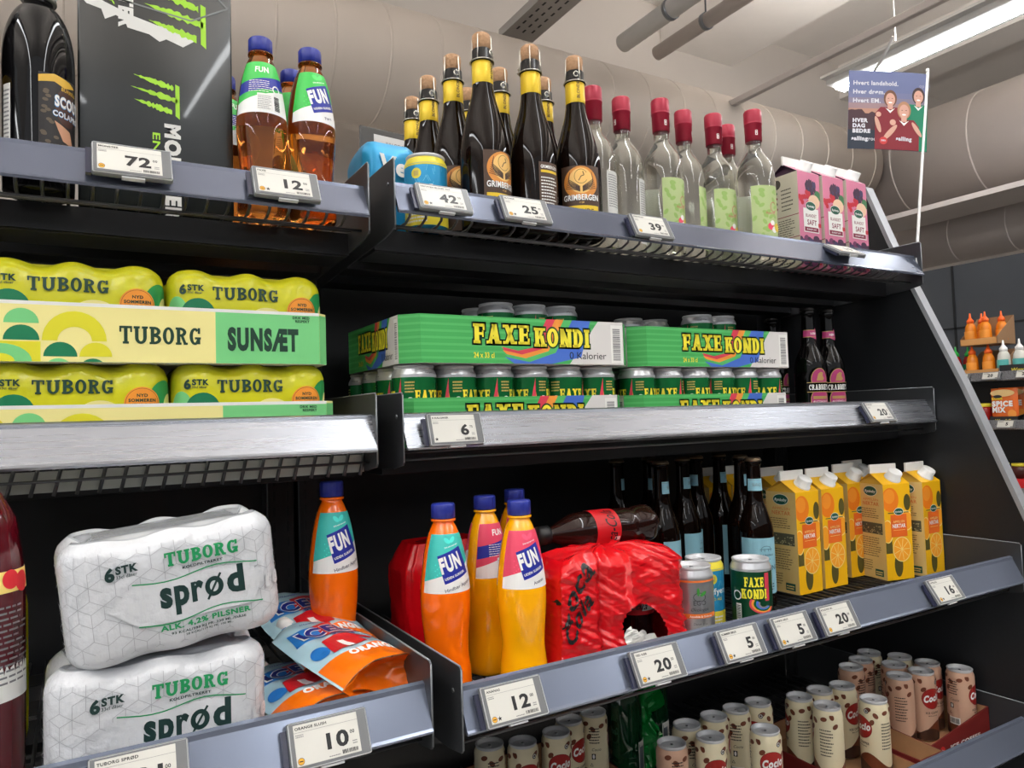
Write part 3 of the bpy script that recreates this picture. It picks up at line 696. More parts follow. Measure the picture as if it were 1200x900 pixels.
cans = [
 (cp, .463, -.010, 2.3, 'pink iced coffee can alone at the left of the middle cluster', GP),
 (cc, .533, -.028, .35, 'cream iced coffee can with red logo, front left of the middle cluster', GC),
 (cc, .630, -.060, .40, 'cream iced coffee can with red logo, front right of the middle cluster', GC),
 (cc, .535, .030, 2.4, 'cream iced coffee can behind the pink one in the middle cluster', GC),
 (cc, .600, .030, 1.9, 'plain-backed cream coffee can, second in the rear row of the middle cluster', GC),
 (cc, .657, .031, 1.9, 'plain-backed cream coffee can, third in the rear row of the middle cluster', GC),
 (cc, .714, .030, -.3, 'cream coffee can at the right end of the rear row of the middle cluster', GC),
 (cc, .797, .003, -1.6, 'cream coffee can, leftmost of the right-hand cream cluster', GC),
 (cc, .856, .003, 3.5, 'cream coffee can, second in the rear row of the right-hand cream cluster', GC),
 (cc, .803, -.053, -2.0, 'cream coffee can with recycling marks, front left of the right-hand cream cluster', GC),
 (cc, .912, -.006, .95, 'cream coffee can with the red logo turned right, behind the front right can', GC),
 (cc, .898, -.082, -1.0, 'cream coffee can with half a red logo, front right of the right-hand cream cluster', GC),
 (cp, 1.020, .050, 2.8, 'dark pink coffee can at the far left of the carton tray, rear', GP),
 (cp, 1.076, .066, 2.8, 'dark pink coffee can behind the leftmost rear one', GP),
 (cc, 1.132, .084, 2.8, 'cream coffee can farthest back among the pink coffee cans', GC),
 (cc, 1.160, .030, 3.0, 'cream coffee can in shade behind the middle pink cans', GC),
 (cp, 1.104, .008, 3.0, 'pink coffee can in shade behind the front pink cans', GP),
 (cp, 1.050, -.037, -1.8, 'pink coffee can, front left in the carton tray, print side out', GP),
 (cp, 1.110, -.047, .75, 'pink coffee can, front middle in the carton tray with the red logo', GP),
 (cp, 1.168, -.026, .95, 'pink coffee can between the front middle and front right ones', GP),
 (cp, 1.186, -.083, 1.35, 'pink coffee can, front right in the carton tray by the side panel', GP),
 (cc, .262, .135, .35, 'cream coffee can with red logo, leftmost under the lower price rail', GC),
 (cc, .330, .135, .25, 'cream coffee can with red logo, second from left under the price rail', GC),
 (cc, .378, .165, .9, 'cream coffee can with the logo turned right, under the price rail', GC),
 (cc, .435, .170, 2.0, 'plain-backed cream coffee can by the dark green bottle under the price rail', GC),
 (cc, .212, .160, 2.2, 'cream coffee can in shade behind the bracket edge under the price rail', GC)]
for p, x, y, rz, lb, g in cans: p(lb, (x, y, S4+.003), fc(x, y, rz), group=g)
# coffee can trays
redc = K('tray_dark_red', (112, 30, 28), .5); inner = K('tray_inner_brown', (178, 138, 100), .75, noise_amt=.05, bscale=50)
def coffee_tray(label, x0, y0, x1, y1, h=.040, hl=None, hr=None):
    t = thing('carton_tray', label, 'cardboard tray', (x0, y0, S4)); L, D = x1-x0, y1-y0; hl = hl or h; hr = hr or h; th = .0028
    b = B(); Mo, Mi = redc, inner
    b.box((0, 0, 0), (L, D, .002), Mi)
    def wall(p, q, hp, hq):
        d = Vector((q[0]-p[0], q[1]-p[1], 0)).normalized(); n = Vector((d.y, -d.x, 0))*th    # outward on the right of p->q
        P, Q = Vector((*p, 0)), Vector((*q, 0)); up = Vector((0, 0, 1))
        o = [P, Q, Q+up*hq, P+up*hp]; i_ = [v-n for v in o]
        b.add(o, [(0, 1, 2, 3)], Mo); b.add(i_, [(3, 2, 1, 0)], Mi); b.add([o[3], o[2], i_[2], i_[3]], [(0, 1, 2, 3)], Mo)
    wall((0, 0), (L, 0), hl, hr); wall((L, 0), (L, D), hr, h*1.5); wall((L, D), (0, D), h*1.5, h*1.2); wall((0, D), (0, 0), h*1.2, hl)
    b.build('tray_body', t)
    M = flat((0, 0, 0), (1, 0, 0), (0, 0, 1), (0, -1, 0)); d = B()
    d.decal(ell(L*.2, hl*.45, .009), K('tray_logo_red', (200, 40, 36)), M, .0003); d.decal(text('Co', L*.2, hl*.36, .006, .03, 'c', shear=.2), white, M, .0005)
    d.decal(text('ICE COFFEE', L*.33, hl*.35, .008, .03, width=L*.5), white, M, .0003); d.build('print', t); return t
coffee_tray('dark red carton tray holding the pink coffee cans by the side panel', 1.008, -.118, 1.220, .115, .034, .032, .062)
coffee_tray('half empty dark red carton tray with bare brown inside, front right of cream cans', .935, -.145, 1.008, .11, .036)
coffee_tray('dark red carton tray under the right-hand cream coffee cans', .768, -.150, .930, .11, .030)
coffee_tray('dark red carton tray under the cream coffee cans below the left price rail', .19, .09, .47, .30, .030)
# ================================================================ bottles
cap_blue = K('cap_blue', (36, 48, 140), .35)
def fun_bottle(liq, top_m, flavour, cap=cap_blue):
    t = thing('squash_bottle', '', 'bottle')
    pr = smoothp([(.024, 0), (.0305, .003), (.0325, .012), (.0315, .03), (.0288, .055), (.0295, .075), (.0318, .10), (.0330, .122), (.0326, .138), (.030, .162), (.0255, .190), (.0205, .209), (.0165, .219), (.0140, .224), (.0135, .229)], 3)
    def rf(r, z, a): return r*(1+.012*sin(a*6+z*90)*max(0, min(1, (.11-z)/.06)) if z > .01 else 1)
    B().lathe(pr, liq, 48, rf=rf).build('body', t)
    f = lerp_prof(pr); D = .0035; M = cyl(lambda v: f(v)+.0003, .031)
    w = .0335*2.0/2
    lab = B()
    def label_band(cx, w2, front):
        lo, hi = .137, .211
        lab.decal(poly([(cx-w2, lo), (cx+w2, lo), (cx+w2*.94, hi), (cx-w2*.94, hi)]), white, M, 0, D, .008)
        lab.decal(poly([(cx-w2, lo+.014), (cx+w2*.98, lo+.038), (cx+w2*.94, hi), (cx-w2*.94, hi)]), top_m, M, .0001, D, .008)
        if front:
            q = xf(rect(-.0195, -.0185, .0195, .0185), cx+.004, .1720, rot=.30); lab.decal(q, K('fun_blue', (26, 40, 150)), M, .0003, D, .008)
            lab.decal(text('FUN', cx+.002, .1665, .0185, .05, 'c', width=.0315, rot=.28), white, M, .0005, D, .008)
            lab.decal(text('UDEN SUKKER', cx+.006, .1575, .0030, .03, 'c', rot=.28), white, M, .0005, D)
            lab.decal(text(flavour, cx+.012, .1435, .0042, .0, 'c', rot=.24), K('fun_ink', (40, 40, 80)), M, .0005, D)
            tl = K('fun_leaf_'+top_m.name, tuple(int(255*min(1, c**.4545*1.22)) for c in top_m.node_tree.nodes['Principled BSDF'].inputs['Base Color'].default_value[:3]))
            lab.decal(xf(ell(0, 0, .006, .003), cx-.004, .203, rot=-.5)+xf(ell(0, 0, .006, .003), cx+.006, .204, rot=.5), tl, M, .0003, D)
            lab.decal(text('Drik med mere smag', cx+.003, .1955, .0018, .02, 'c', rot=.2), white, M, .0004, D)
            for i in range(7): lab.decal(ell(cx-.022+(i % 3)*.003, .158+i*.0025, .0008, n=8), tl, M, .0003, D)
        else:
            lab.decal(poly([(cx-w2*.96, .163), (cx+w2*.96, .176), (cx+w2*.95, .192), (cx-w2*.95, .180)]), K('fun_blue', (26, 40, 150)), M, .0003, D, .008)
            lab.decal(text('FUN', cx-.012, .195, .008, .03), white, M, .0004, D); lab.decal(para(cx-.02, .166, .036, .018, 6, 3, .3), white, M, .0004, D)
            lab.decal(rect(cx-.008, .141, cx+.012, .164), whitep, M, .0004, D); lab.decal(para(cx-.007, .142, .018, .02, 8, 6, .3), grey_ink, M, .0005, D)
            lab.decal(ring(cx+.019, .172, .006, .006, .0018), white, M, .0005, D); lab.decal(bars(cx+.014, .142, .008, .02, 12, 5, False), black_ink, M, .0005, D)
    label_band(0, .040, True); label_band(.0974, .040, False)
    lab.build('label', t)
    B().lathe([(.0138, .226), (.0165, .2265), (.0165, .229), (.0140, .2295)], liq, 32).build('neck_ring', t)
    n = 60
    B().lathe([(.0145, .230), (.0155, .231), (.0155, .2475), (.0145, .2495), (0, .2497)], cap, n, rf=lambda r, z, a: r+(.0004*(1 if sin(a*30) > 0 else -1) if .2305 < z < .248 else 0)).build('cap', t)
    return t
org = K('squash_orange', (255, 112, 8), .12, coat=.6); yel = K('squash_yellow', (255, 176, 8), .12, coat=.6); amber = mat('squash_amber', (226, 140, 60), .03, trans=.97, ior=1.36)
teal = K('fun_teal', (60, 190, 180)); pinkl = K('fun_pink', (226, 70, 100)); grn = K('fun_green', (60, 190, 80))
fo = Proto(fun_bottle, org, teal, 'Hindbær Appelsin'); fy = Proto(fun_bottle, yel, pinkl, 'Ananas'); fa = Proto(fun_bottle, amber, grn, 'Pære')
fo('orange squash bottle with teal label, right beside the shelf divider', (.0375, -.058, S3), fc(.04, -.06, .30))
o = fo('orange squash bottle with teal label, behind the slush pouches', (-.082, .045, S3L), fc(-.08, .04, .35)); o.scale = (1.025, 1.025, 1.09)
fy('yellow squash bottle in front of its two neighbours, pink label facing out', (.1305, -.100, S3), fc(.13, -.1, .42))
fy('yellow squash bottle with its label turned away, left of the front one', (.125, -.012, S3), fc(.125, 0, -2.35))
fy('yellow squash bottle mostly hidden directly behind the front one', (.203, .035, S3), fc(.2, .03, .6))
fa('amber squash bottle turned back-label out, next to the black can carton', (-.165, .055, S1L), fc(-.16, .05, -3.05)); 
fa('amber squash bottle with front label, rightmost on the upper left shelf', (-.0975, .055, S1L), fc(-.1, .05, .42))
fa('amber squash bottle half hidden between the two front ones', (-.105, .13, S1L), fc(-.1, .13, .5))
fa('amber squash bottle mostly hidden behind the black can carton', (-.19, .19, S1L), fc(-.19, .19, -2.4))
# ---- yellow-necked ale bottles
dglass = K('brown_glass_dark', (16, 7, 4), .05, spec=.22); cork_m = K('cork', (176, 138, 104), .8, bump=.2, bscale=300, noise_amt=.12); foil = K('foil_black', (8, 8, 9), .3, spec=.3)
yfoil = K('foil_yellow', (222, 188, 40), .35, metal=.2); wirem = K('cage_wire', (214, 210, 200), .3, metal=1)
gr_brown = K('label_brown', (74, 52, 38), .5); gr_org = K('label_glow_orange', (214, 138, 56), .5); gr_gold = K('label_gold', (236, 190, 110), .5)
def grim(kind):
    t = thing('ale_bottle', '', 'bottle')
    pr = smoothp([(.030, 0), (.0375, .004), (.0392, .014), (.0392, .06), (.0392, .115), (.0375, .138), (.0335, .160), (.0265, .186), (.0200, .210), (.0168, .230), (.0160, .245), (.0158, .268)], 3)
    f = lerp_prof(pr); B().lathe(pr, dglass, 48).build('body', t)
    B().lathe([(.0164, .233), (.0166, .2335), (.0164, .268), (.0160, .2685)], yfoil, 40).decal(text('BLONDE', .006, .240, .0050, .02, rot=pi/2), gr_brown, cyl(.0167, .0165, -pi/2), .0003, .003).build('neck_foil', t)
    B().lathe([(.0160, .268), (.0178, .269), (.0178, .272), (.0158, .274), (.0158, .288), (.0140, .290)], foil, 36).build('collar', t)
    B().lathe([(.0140, .286), (.0142, .300), (.0150, .306), (.0145, .3125), (.012, .315), (0, .316)], cork_m, 28).build('cork', t)
    wb = B(); 
    for k in range(4):
        a = k*pi/2+.4; c, s = cos(a), sin(a)
        wb.tube([(.0188*c, .0188*s, .270), (.0165*c, .0165*s, .288), (.0158*c, .0158*s, .309), (.006*c, .006*s, .3168)], .0009, wirem, 6)
    wb.tube([(.0188*cos(a*pi/12), .0188*sin(a*pi/12), .270) for a in range(25)], .0009, wirem, 6)
    wb.tube([(.0005+.0040*cos(a), -.0195-.0004*a, .279+.0045*sin(a)) for a in [i*.5 for i in range(12)]], .0009, wirem, 6)
    wb.build('wire_cage', t)
    M = cyl(lambda v: f(v)+.0003, .0392); D = .004; lab = B()
    if kind == 'front':
        lab.decal(rect(-.034, .012, .034, .118), gr_brown, M, 0, D); lab.decal(ell(0, .090, .029, .027), gr_org, M, .0001, D)
        lab.decal(ell(0, .093, .020, .021), gr_gold, M, .0002, D)
        for s in (-1, 1):
            for i in range(9):
                a0 = .15+i*.19; lab.decal(pline([(s*.002, .075+i*.001), (s*(.008+.012*sin(a0)), .078+.0022*i), (s*(.026-i*.001), .082+.0032*i)], .0010), gr_brown, M, .0003, D)
        lab.decal(ring(0, .100, .011, .012, .0007, None, 30, 330)+pline([(-.004, .093), (.0, .100), (.005, .102), (.003, .108)], .0014), gr_brown, M, .0003, D)
        lab.decal(text('GRIMBERGEN', 0, .0603, .0095, .045, 'c', width=.061), black_ink, M, .0004, D); lab.decal(text('GRIMBERGEN', 0, .061, .009, .03, 'c', width=.0595), white, M, .0006, D)
        lab.decal(text('1128', 0, .0555, .003, .0, 'c'), gr_gold, M, .0004, D); lab.decal(rect(-.030, .034, .030, .052), yfoil, M, .0003, D); lab.decal(text('BLONDE', 0, .0385, .008, .02, 'c', width=.040), gr_brown, M, .0005, D)
    lab.decal(rect(.085, .015, .123, .112), gr_brown, M, 0, D); lab.decal(para(.088, .02, .032, .07, 14, 4, .4), whitep, M, .0003, D); lab.decal(text('GRIMBERGEN', .088, .102, .005, .02, width=.032), white, M, .0003, D); lab.decal(rect(.088, .095, .120, .099), yfoil, M, .0003, D)
    lab.build('label', t); return t
gb = Proto(grim, 'front'); GG = 'corked ale bottles with yellow neck foil'
for x, y, rz, lb in [(.168, .033, .80, 'tallest-looking corked ale bottle, label turned right, behind the tags 42 and 25'), (.256, .031, -1.95, 'corked ale bottle showing its back label, second from right in front'),
   (.343, .029, .12, 'corked ale bottle with full golden wings label facing out, next to the clear bottles'), (.157, .116, .3, 'corked ale bottle behind and just left of the tallest-looking one'),
   (.152, .204, .3, 'corked ale bottle third in the left column, behind the blue can'), (.160, .294, .3, 'corked ale bottle farthest back in the left column'),
   (.236, .215, .3, 'corked ale bottle with only its cork seen left of the tallest-looking one'), (.250, .122, .3, 'corked ale bottle half hidden right behind the tallest-looking one'), (.338, .118, .3, 'corked ale bottle half hidden behind the one with the back label')]:
    gb(lb, (x, y, S1), fc(x, y, rz), group=GG)
# ---- clear bottles with red caps
clear = mat('clear_glass_wine', (240, 242, 230), .01, trans=1, ior=1.18, coat=1); redcap = K('cap_red', (160, 30, 56), .38, metal=.15)
wgreen = K('wine_label_green', (172, 190, 132), .6); wlab = K('wine_label_white', (214, 214, 210), .6)
def wine():
    t = thing('wine_bottle', '', 'bottle')
    pr = smoothp([(.028, 0), (.0355, .004), (.0372, .012), (.0372, .08), (.0372, .150), (.0360, .172), (.0310, .192), (.0220, .207), (.0150, .218), (.0138, .226), (.0138, .240)], 3)
    f = lerp_prof(pr); B().lathe(pr, clear, 48).build('body', t)
    cpb = B().lathe([(.0145, .2385), (.0160, .239), (.0166, .272), (.0172, .2725), (.0172, .2745), (.0168, .2755), (.0172, .277), (.0172, .298), (.0155, .301), (0, .3015)], redcap, 36)
    for th in (-.2, .9):
        cpb.decal(rect(-.0020, .248, .0028, .258), whitep, cyl(.0164, .0164, -pi/2+th), .0003, .003); cpb.decal(rect(-.0006, .249, .0014, .2525)+rect(-.0006, .2545, .0014, .257), redcap, cyl(.0164, .0164, -pi/2+th), .0005, .003)
    cpb.build('cap', t)
    M = cyl(lambda v: f(v)+.0004, .0372); D = .004; lab = B(); rr = random.Random(2)
    lab.decal(rect(-.030, .02, .030, .142), wgreen, M, 0, D)
    for i in range(26):
        x, y = rr.uniform(-.026, .02), rr.uniform(.03, .135); lab.decal(xf(ell(0, 0, .006, .0035), x, y, rot=rr.uniform(0, 3)), K('wine_leaf', (144, 178, 96)), M, .0001, D)
    lab.decal(ring(.014, .10, .008, .010, .0012, None, 30, 330)+text('Aperitif', -.004, .086, .005, 0), K('wine_ink', (190, 60, 80)), M, .0003, D)
    for dx, dy, r_, mm in ((.006, .062, .007, pinkl), (.014, .056, .006, white), (.023, .061, .0085, vf_y), (.010, .069, .005, white)): lab.decal(ell(dx, dy, r_), mm, M, .0004+dx*.002, D)
    lab.decal(ring(.023, .061, .0065, .0065, .001), gr_org, M, .0006, D)
    lab.build('label', t, 'pale green front label with fruit')
    bl = B().decal(rect(.095, .02, .132, .140), wlab, M, 0, D).decal(para(.098, .075, .03, .06, 14, 3, .35), grey_ink, M, .0003, D).decal(bars(.106, .025, .02, .018, 14, 7), black_ink, M, .0003, D)
    bl.build('back_label', t, 'white back label with small print'); return t
wn = Proto(wine); GW = 'clear bottles with dark red screw caps'
for x, y, rz, lb in [(.421, .083, -2.0, 'leftmost clear red-capped bottle, white back label beside the ale bottle'), (.496, .095, -1.75, 'second clear red-capped bottle from the left, white label turned right'), (.568, .068, .75, 'third clear red-capped bottle from the left, behind tag 39'),
   (.645, .088, 1.5, 'fourth clear red-capped bottle from the left'), (.712, .074, .7, 'fifth clear red-capped bottle, front of the close pair'), (.780, .103, .8, 'sixth clear red-capped bottle, half hidden at the rear of the close pair'), (.770, .025, .55, 'rightmost clear red-capped bottle, beside the purple juice cartons')]:
    wn(lb, (x, y, S1), fc(x, y, rz), group=GW)
# ---- dark bottles with purple neck labels
bglass = K('black_bottle_glass', (9, 7, 7), .04, spec=.25); purp = K('crabbie_purple', (170, 50, 110), .45); cgold = K('crabbie_gold', (180, 150, 90), .4, metal=.3)
def crown(b, r, z, m): b.lathe([(r+.0022, z-.0055), (r+.0018, z-.003), (r+.0002, z), (r*.9, z+.001), (0, z+.0012)], m, 42, rf=lambda rr_, zz, a: rr_+(.0006*sin(a*21) if zz < z-.002 else 0))
def crab():
    t = thing('ginger_beer_bottle', '', 'bottle')
    pr = smoothp([(.024, 0), (.0300, .004), (.0315, .012), (.0315, .07), (.0312, .118), (.0285, .138), (.0215, .156), (.0165, .168), (.0145, .185), (.0128, .215), (.0125, .232), (.0145, .234), (.0145, .240), (.0125, .242)], 3)
    f = lerp_prof(pr); B().lathe(pr, bglass, 44).build('body', t)
    b = B(); crown(b, .0130, .2475, K('crown_black', (24, 22, 22), .3, metal=.4)); b.build('cap', t)
    M = cyl(lambda v: f(v)+.0003, .0315); D = .004; b = B()
    b.decal(rect(-.045, .186, .045, .201), purp, M, 0, D); b.decal(poly([(-.012, .201), (.012, .201), (.016, .206), (.03, .201), (.03, .186), (.016, .181), (-.012, .186)]), purp, M, .0001, D); b.decal(rect(-.045, .2, .045, .2012)+rect(-.045, .1858, .045, .187), cgold, M, .0002, D)
    b.decal(text('RASPBERRY', .006, .191, .0045, .02, 'c'), white, M, .0003, D)
    b.build('neck_label', t)
    M_ = M; M = lambda u, v, h: M_(u, v+.024, h); b = B(); b.decal(ell(0, .072, .019, .024), cgold, M, 0, D); b.decal(ell(0, .072, .0175, .0225), purp, M, .0001, D); b.decal(ell(0, .030, .021, .026), cgold, M, 0, D); b.decal(ell(0, .030, .0195, .0245), purp, M, .0001, D)
    b.decal(poly([(-.008, .070), (-.004, .084), (.002, .088), (.008, .086), (.006, .080), (.010, .074), (.006, .070)]), cgold, M, .0003, D)
    b.decal(rect(-.027, .046, .025, .067), bglass, M, .0004, D); b.decal(rect(-.027, .0655, .025, .067)+rect(-.027, .046, .025, .0475), cgold, M, .0005, D)
    b.decal(slab("CRABBIE'S", -.001, .051, .011, .044, .2, .12, align='c'), white, M, .0006, D); b.decal(rect(-.016, .032, .016, .038), cgold, M, .0003, D); b.decal(text('ALCOHOLIC', 0, .025, .004, .01, 'c'), white, M, .0003, D)
    b.decal(rect(-.02, .003, .02, .010), tray_grey, M, .0003, D)
    b.build('label', t); return t
cb = Proto(crab)
cb('black bottle with purple neck label, right beside the green trays', (.944, .055, S2), fc(.944, .055, .62))
cb('black bottle with purple neck label, nearest the side panel', (1.010, .058, S2), fc(1.01, .058, .62))
cb('black bottle with only its neck showing above the upper right tray', (1.010, .205, S2), .4)
# ---- dark beer bottles with pale blue labels
pblue = K('label_pale_blue', (140, 190, 206), .55)
def skag():
    t = thing('beer_bottle', '', 'bottle')
    pr = smoothp([(.024, 0), (.0300, .004), (.0310, .012), (.0310, .07), (.0308, .130), (.0290, .150), (.0225, .172), (.0165, .190), (.0140, .210), (.0128, .245), (.0125, .258), (.0140, .260), (.0140, .265), (.0125, .267)], 3)
    f = lerp_prof(pr); B().lathe(pr, dglass, 44).build('body', t)
    b = B(); crown(b, .0130, .2715, K('crown_bronze', (120, 104, 84), .35, metal=.7)); b.build('cap', t)
    M = cyl(lambda v: f(v)+.0003, .031); D = .004
    b = B().decal(rect(-.040, .212, .040, .234), pblue, M, 0, D).decal(text('SKARALIS', 0, .220, .006, .0, 'c'), grey_ink, M, .0003, D).decal(rect(-.04, .2315, .04, .232), grey_ink, M, .0003, D); b.build('neck_label', t)
    b = B().decal(rect(-.042, .028, .042, .128), pblue, M, 0, D)
    nav = K('label_navy_ink', (40, 60, 80)); b.decal(ring(.006, .108, .010, .006, .0007, None, 0, 180)+line((-.006, .108), (.018, .108), .0008)+rect(-.004, .104, -.0032, .108)+rect(.002, .104, .0028, .108)+rect(.010, .104, .0108, .108)+rect(.015, .104, .0158, .108), nav, M, .0003, D)
    b.decal(text('NR 7 SKARALIS', .006, .096, .0030, .02, 'c'), nav, M, .0003, D); b.decal(text('ØL 50 CL', .006, .089, .0026, .02, 'c'), nav, M, .0003, D)
    b.decal(text('KOLDING', .006, .070, .009, .0, 'c', width=.060), nav, M, .0003, D); b.decal(text('ALE', .006, .056, .008, .0, 'c'), nav, M, .0003, D); b.decal(para(-.02, .034, .05, .014, 3, 3, .4), nav, M, .0003, D)
    b.build('label', t); return t
sk = Proto(skag); GS = 'dark beer bottles with pale blue labels'
for x, y, rz, lb in [(.700, .002, .35, 'dark beer bottle with full pale blue label, in front beside the nectar cartons'), (.536, .200, 1.9, 'dark beer bottle farthest left at the back, above the lying cola bottle'), (.548, .085, 1.35, 'dark beer bottle with label edge showing, front left of the rear group'),
   (.590, .150, -1.7, 'dark beer bottle second from left, between the two leftmost'), (.640, .125, 1.3, 'dark beer bottle in the middle of the rear group with side label'), (.620, .200, 2.4, 'dark beer bottle deep in the rear group, only the cap visible'),
   (.700, .150, -1.1, 'dark beer bottle behind the light blue can, fifth in the rear group'), (.775, .160, 1.4, 'dark beer bottle right of centre in the rear group, before the cartons'), (.757, .085, 1.7, 'dark beer bottle directly behind the fully labelled front one')]:
    sk(lb, (x, y, S3), fc(x, y, rz), group=GS)
# ---- scout cola
cola_m = K('cola_black', (9, 8, 10), .04, spec=.3)
def scout():
    t = thing('cola_bottle', '', 'bottle')
    pr = smoothp([(.026, 0), (.0345, .004), (.0370, .014), (.0370, .08), (.0372, .130), (.0375, .160), (.0360, .185), (.0310, .208), (.0235, .224), (.0165, .232), (.0150, .236), (.0150, .246)], 3)
    f = lerp_prof(pr); B().lathe(pr, cola_m, 48).build('body', t)
    B().lathe([(.0150, .238), (.0190, .239), (.0190, .242), (.0150, .243)], K('pet_grey', (130, 128, 120), .2), 32).build('neck_ring', t)
    B().lathe([(.0175, .245), (.0185, .246), (.0180, .266), (.0165, .268), (0, .268)], white, 60, rf=lambda r, z, a: r+(.0003 if sin(a*30) > 0 else 0)).build('cap', t)
    M = cyl(lambda v: f(v)+.0003, .037); D = .004; b = B()
    db = K('scout_brown', (70, 40, 34)); yl = K('scout_yellow', (214, 170, 60)); lb = K('scout_blue', (90, 160, 220))
    b.decal(rect(-.006, .045, .040, .140), K('scout_black', (28, 24, 24)), M, 0, D); b.decal(poly([(-.006, .136), (.010, .141), (.030, .138), (.040, .134), (.022, .128), (.010, .132), (-.006, .128)]), yl, M, .0002, D)
    b.decal(ell(.026, .105, .015, .024), db, M, .0002, D); b.decal(text('BURRELL', .018, .124, .004, .02), yl, M, .0004, D)
    b.decal(text('SCOUT', .010, .104, .0125, .07, width=.040), lb, M, .0004, D); b.decal(text('SCOUT', .0103, .1045, .012, .045, width=.039), white, M, .0006, D)
    b.decal(text('COLAPRO', .008, .092, .0065, .06, width=.040), lb, M, .0004, D); b.decal(text('COLAPRO', .0083, .0923, .006, .02, width=.039), whitep, M, .0006, D)
    rr = random.Random(8)
    for i in range(14): b.decal(ell(rr.uniform(-.002, .012), rr.uniform(.052, .12), .003, .002), K('scout_nut', (90, 76, 60)), M, .0003, D)
    b.decal(poly([(.010, .086), (.030, .078), (.036, .060), (.020, .064), (.014, .076)]), K('scout_tan', (190, 140, 110)), M, .0003, D)
    b.decal(rect(-.048, .045, -.036, .125), whitep, M, .0002, D); b.decal(para(-.047, .05, .010, .07, 14, 2, .4), grey_ink, M, .0004, D)
    b.build('label', t); return t
sct = Proto(scout)
sct('black cola bottle with white cap at the top left, label showing', (-.421, .062, S1L), fc(-.42, .06, .15))
sct('black cola bottle cut off by the left picture edge on the top shelf', (-.502, .055, S1L), fc(-.5, .05, 1.0))
# ---- red berry squash at left edge
t = thing('berry_bottle', 'dark red berry squash bottle at the lower left picture edge', 'bottle', (-.468, -.085, S3L), .25)
pr = smoothp([(.03, 0), (.039, .005), (.041, .03), (.041, .12), (.041, .19), (.039, .22), (.036, .242), (.033, .262), (.022, .285), (.0145, .30), (.0145, .31)], 3)
f = lerp_prof(pr); B().lathe(pr, K('berry_red', (82, 8, 20), .12, coat=.7), 44).build('body', t)
M = cyl(lambda v: f(v)+.0003, .041); b = B().decal(rect(-.075, .095, .075, .215), whitep, M, 0, .004); b.decal(rect(-.075, .195, .075, .215), K('berry_yellow', (240, 214, 120)), M, .0001, .004)
for u, v, r_ in ((.025, .207, .009), (.040, .203, .010), (-.02, .205, .009)): b.decal(ell(u, v, r_), K('berry_print', (214, 40, 50)), M, .0003, .004)
b.decal(para(-.02, .11, .07, .075, 14, 3, .35), grey_ink, M, .0003, .004); tri = [(.052, .104), (.060, .104), (.056, .112)]
b.decal(line(tri[0], tri[1], .001)+line(tri[1], tri[2], .001)+line(tri[2], tri[0], .001), black_ink, M, .0003, .004); b.decal(ell(.06, .14, .004), grn, M, .0003, .004); b.build('label', t)
B().lathe([(.017, .300), (.017, .325), (0, .326)], white, 32).build('cap', t)
t = thing('squash_bottle', 'yellow-green bottle edge peeking out behind the dark red bottle', 'bottle', (-.468, .06, S3L), 0)
B().lathe(smoothp([(.03, 0), (.036, .01), (.036, .12), (.034, .16), (.02, .20), (.013, .21), (.013, .225)], 3), K('lime_bottle', (196, 200, 30), .2, coat=.5), 32).build('body', t); B().lathe([(.015, .22), (.015, .24), (0, .24)], white, 24).build('cap', t)
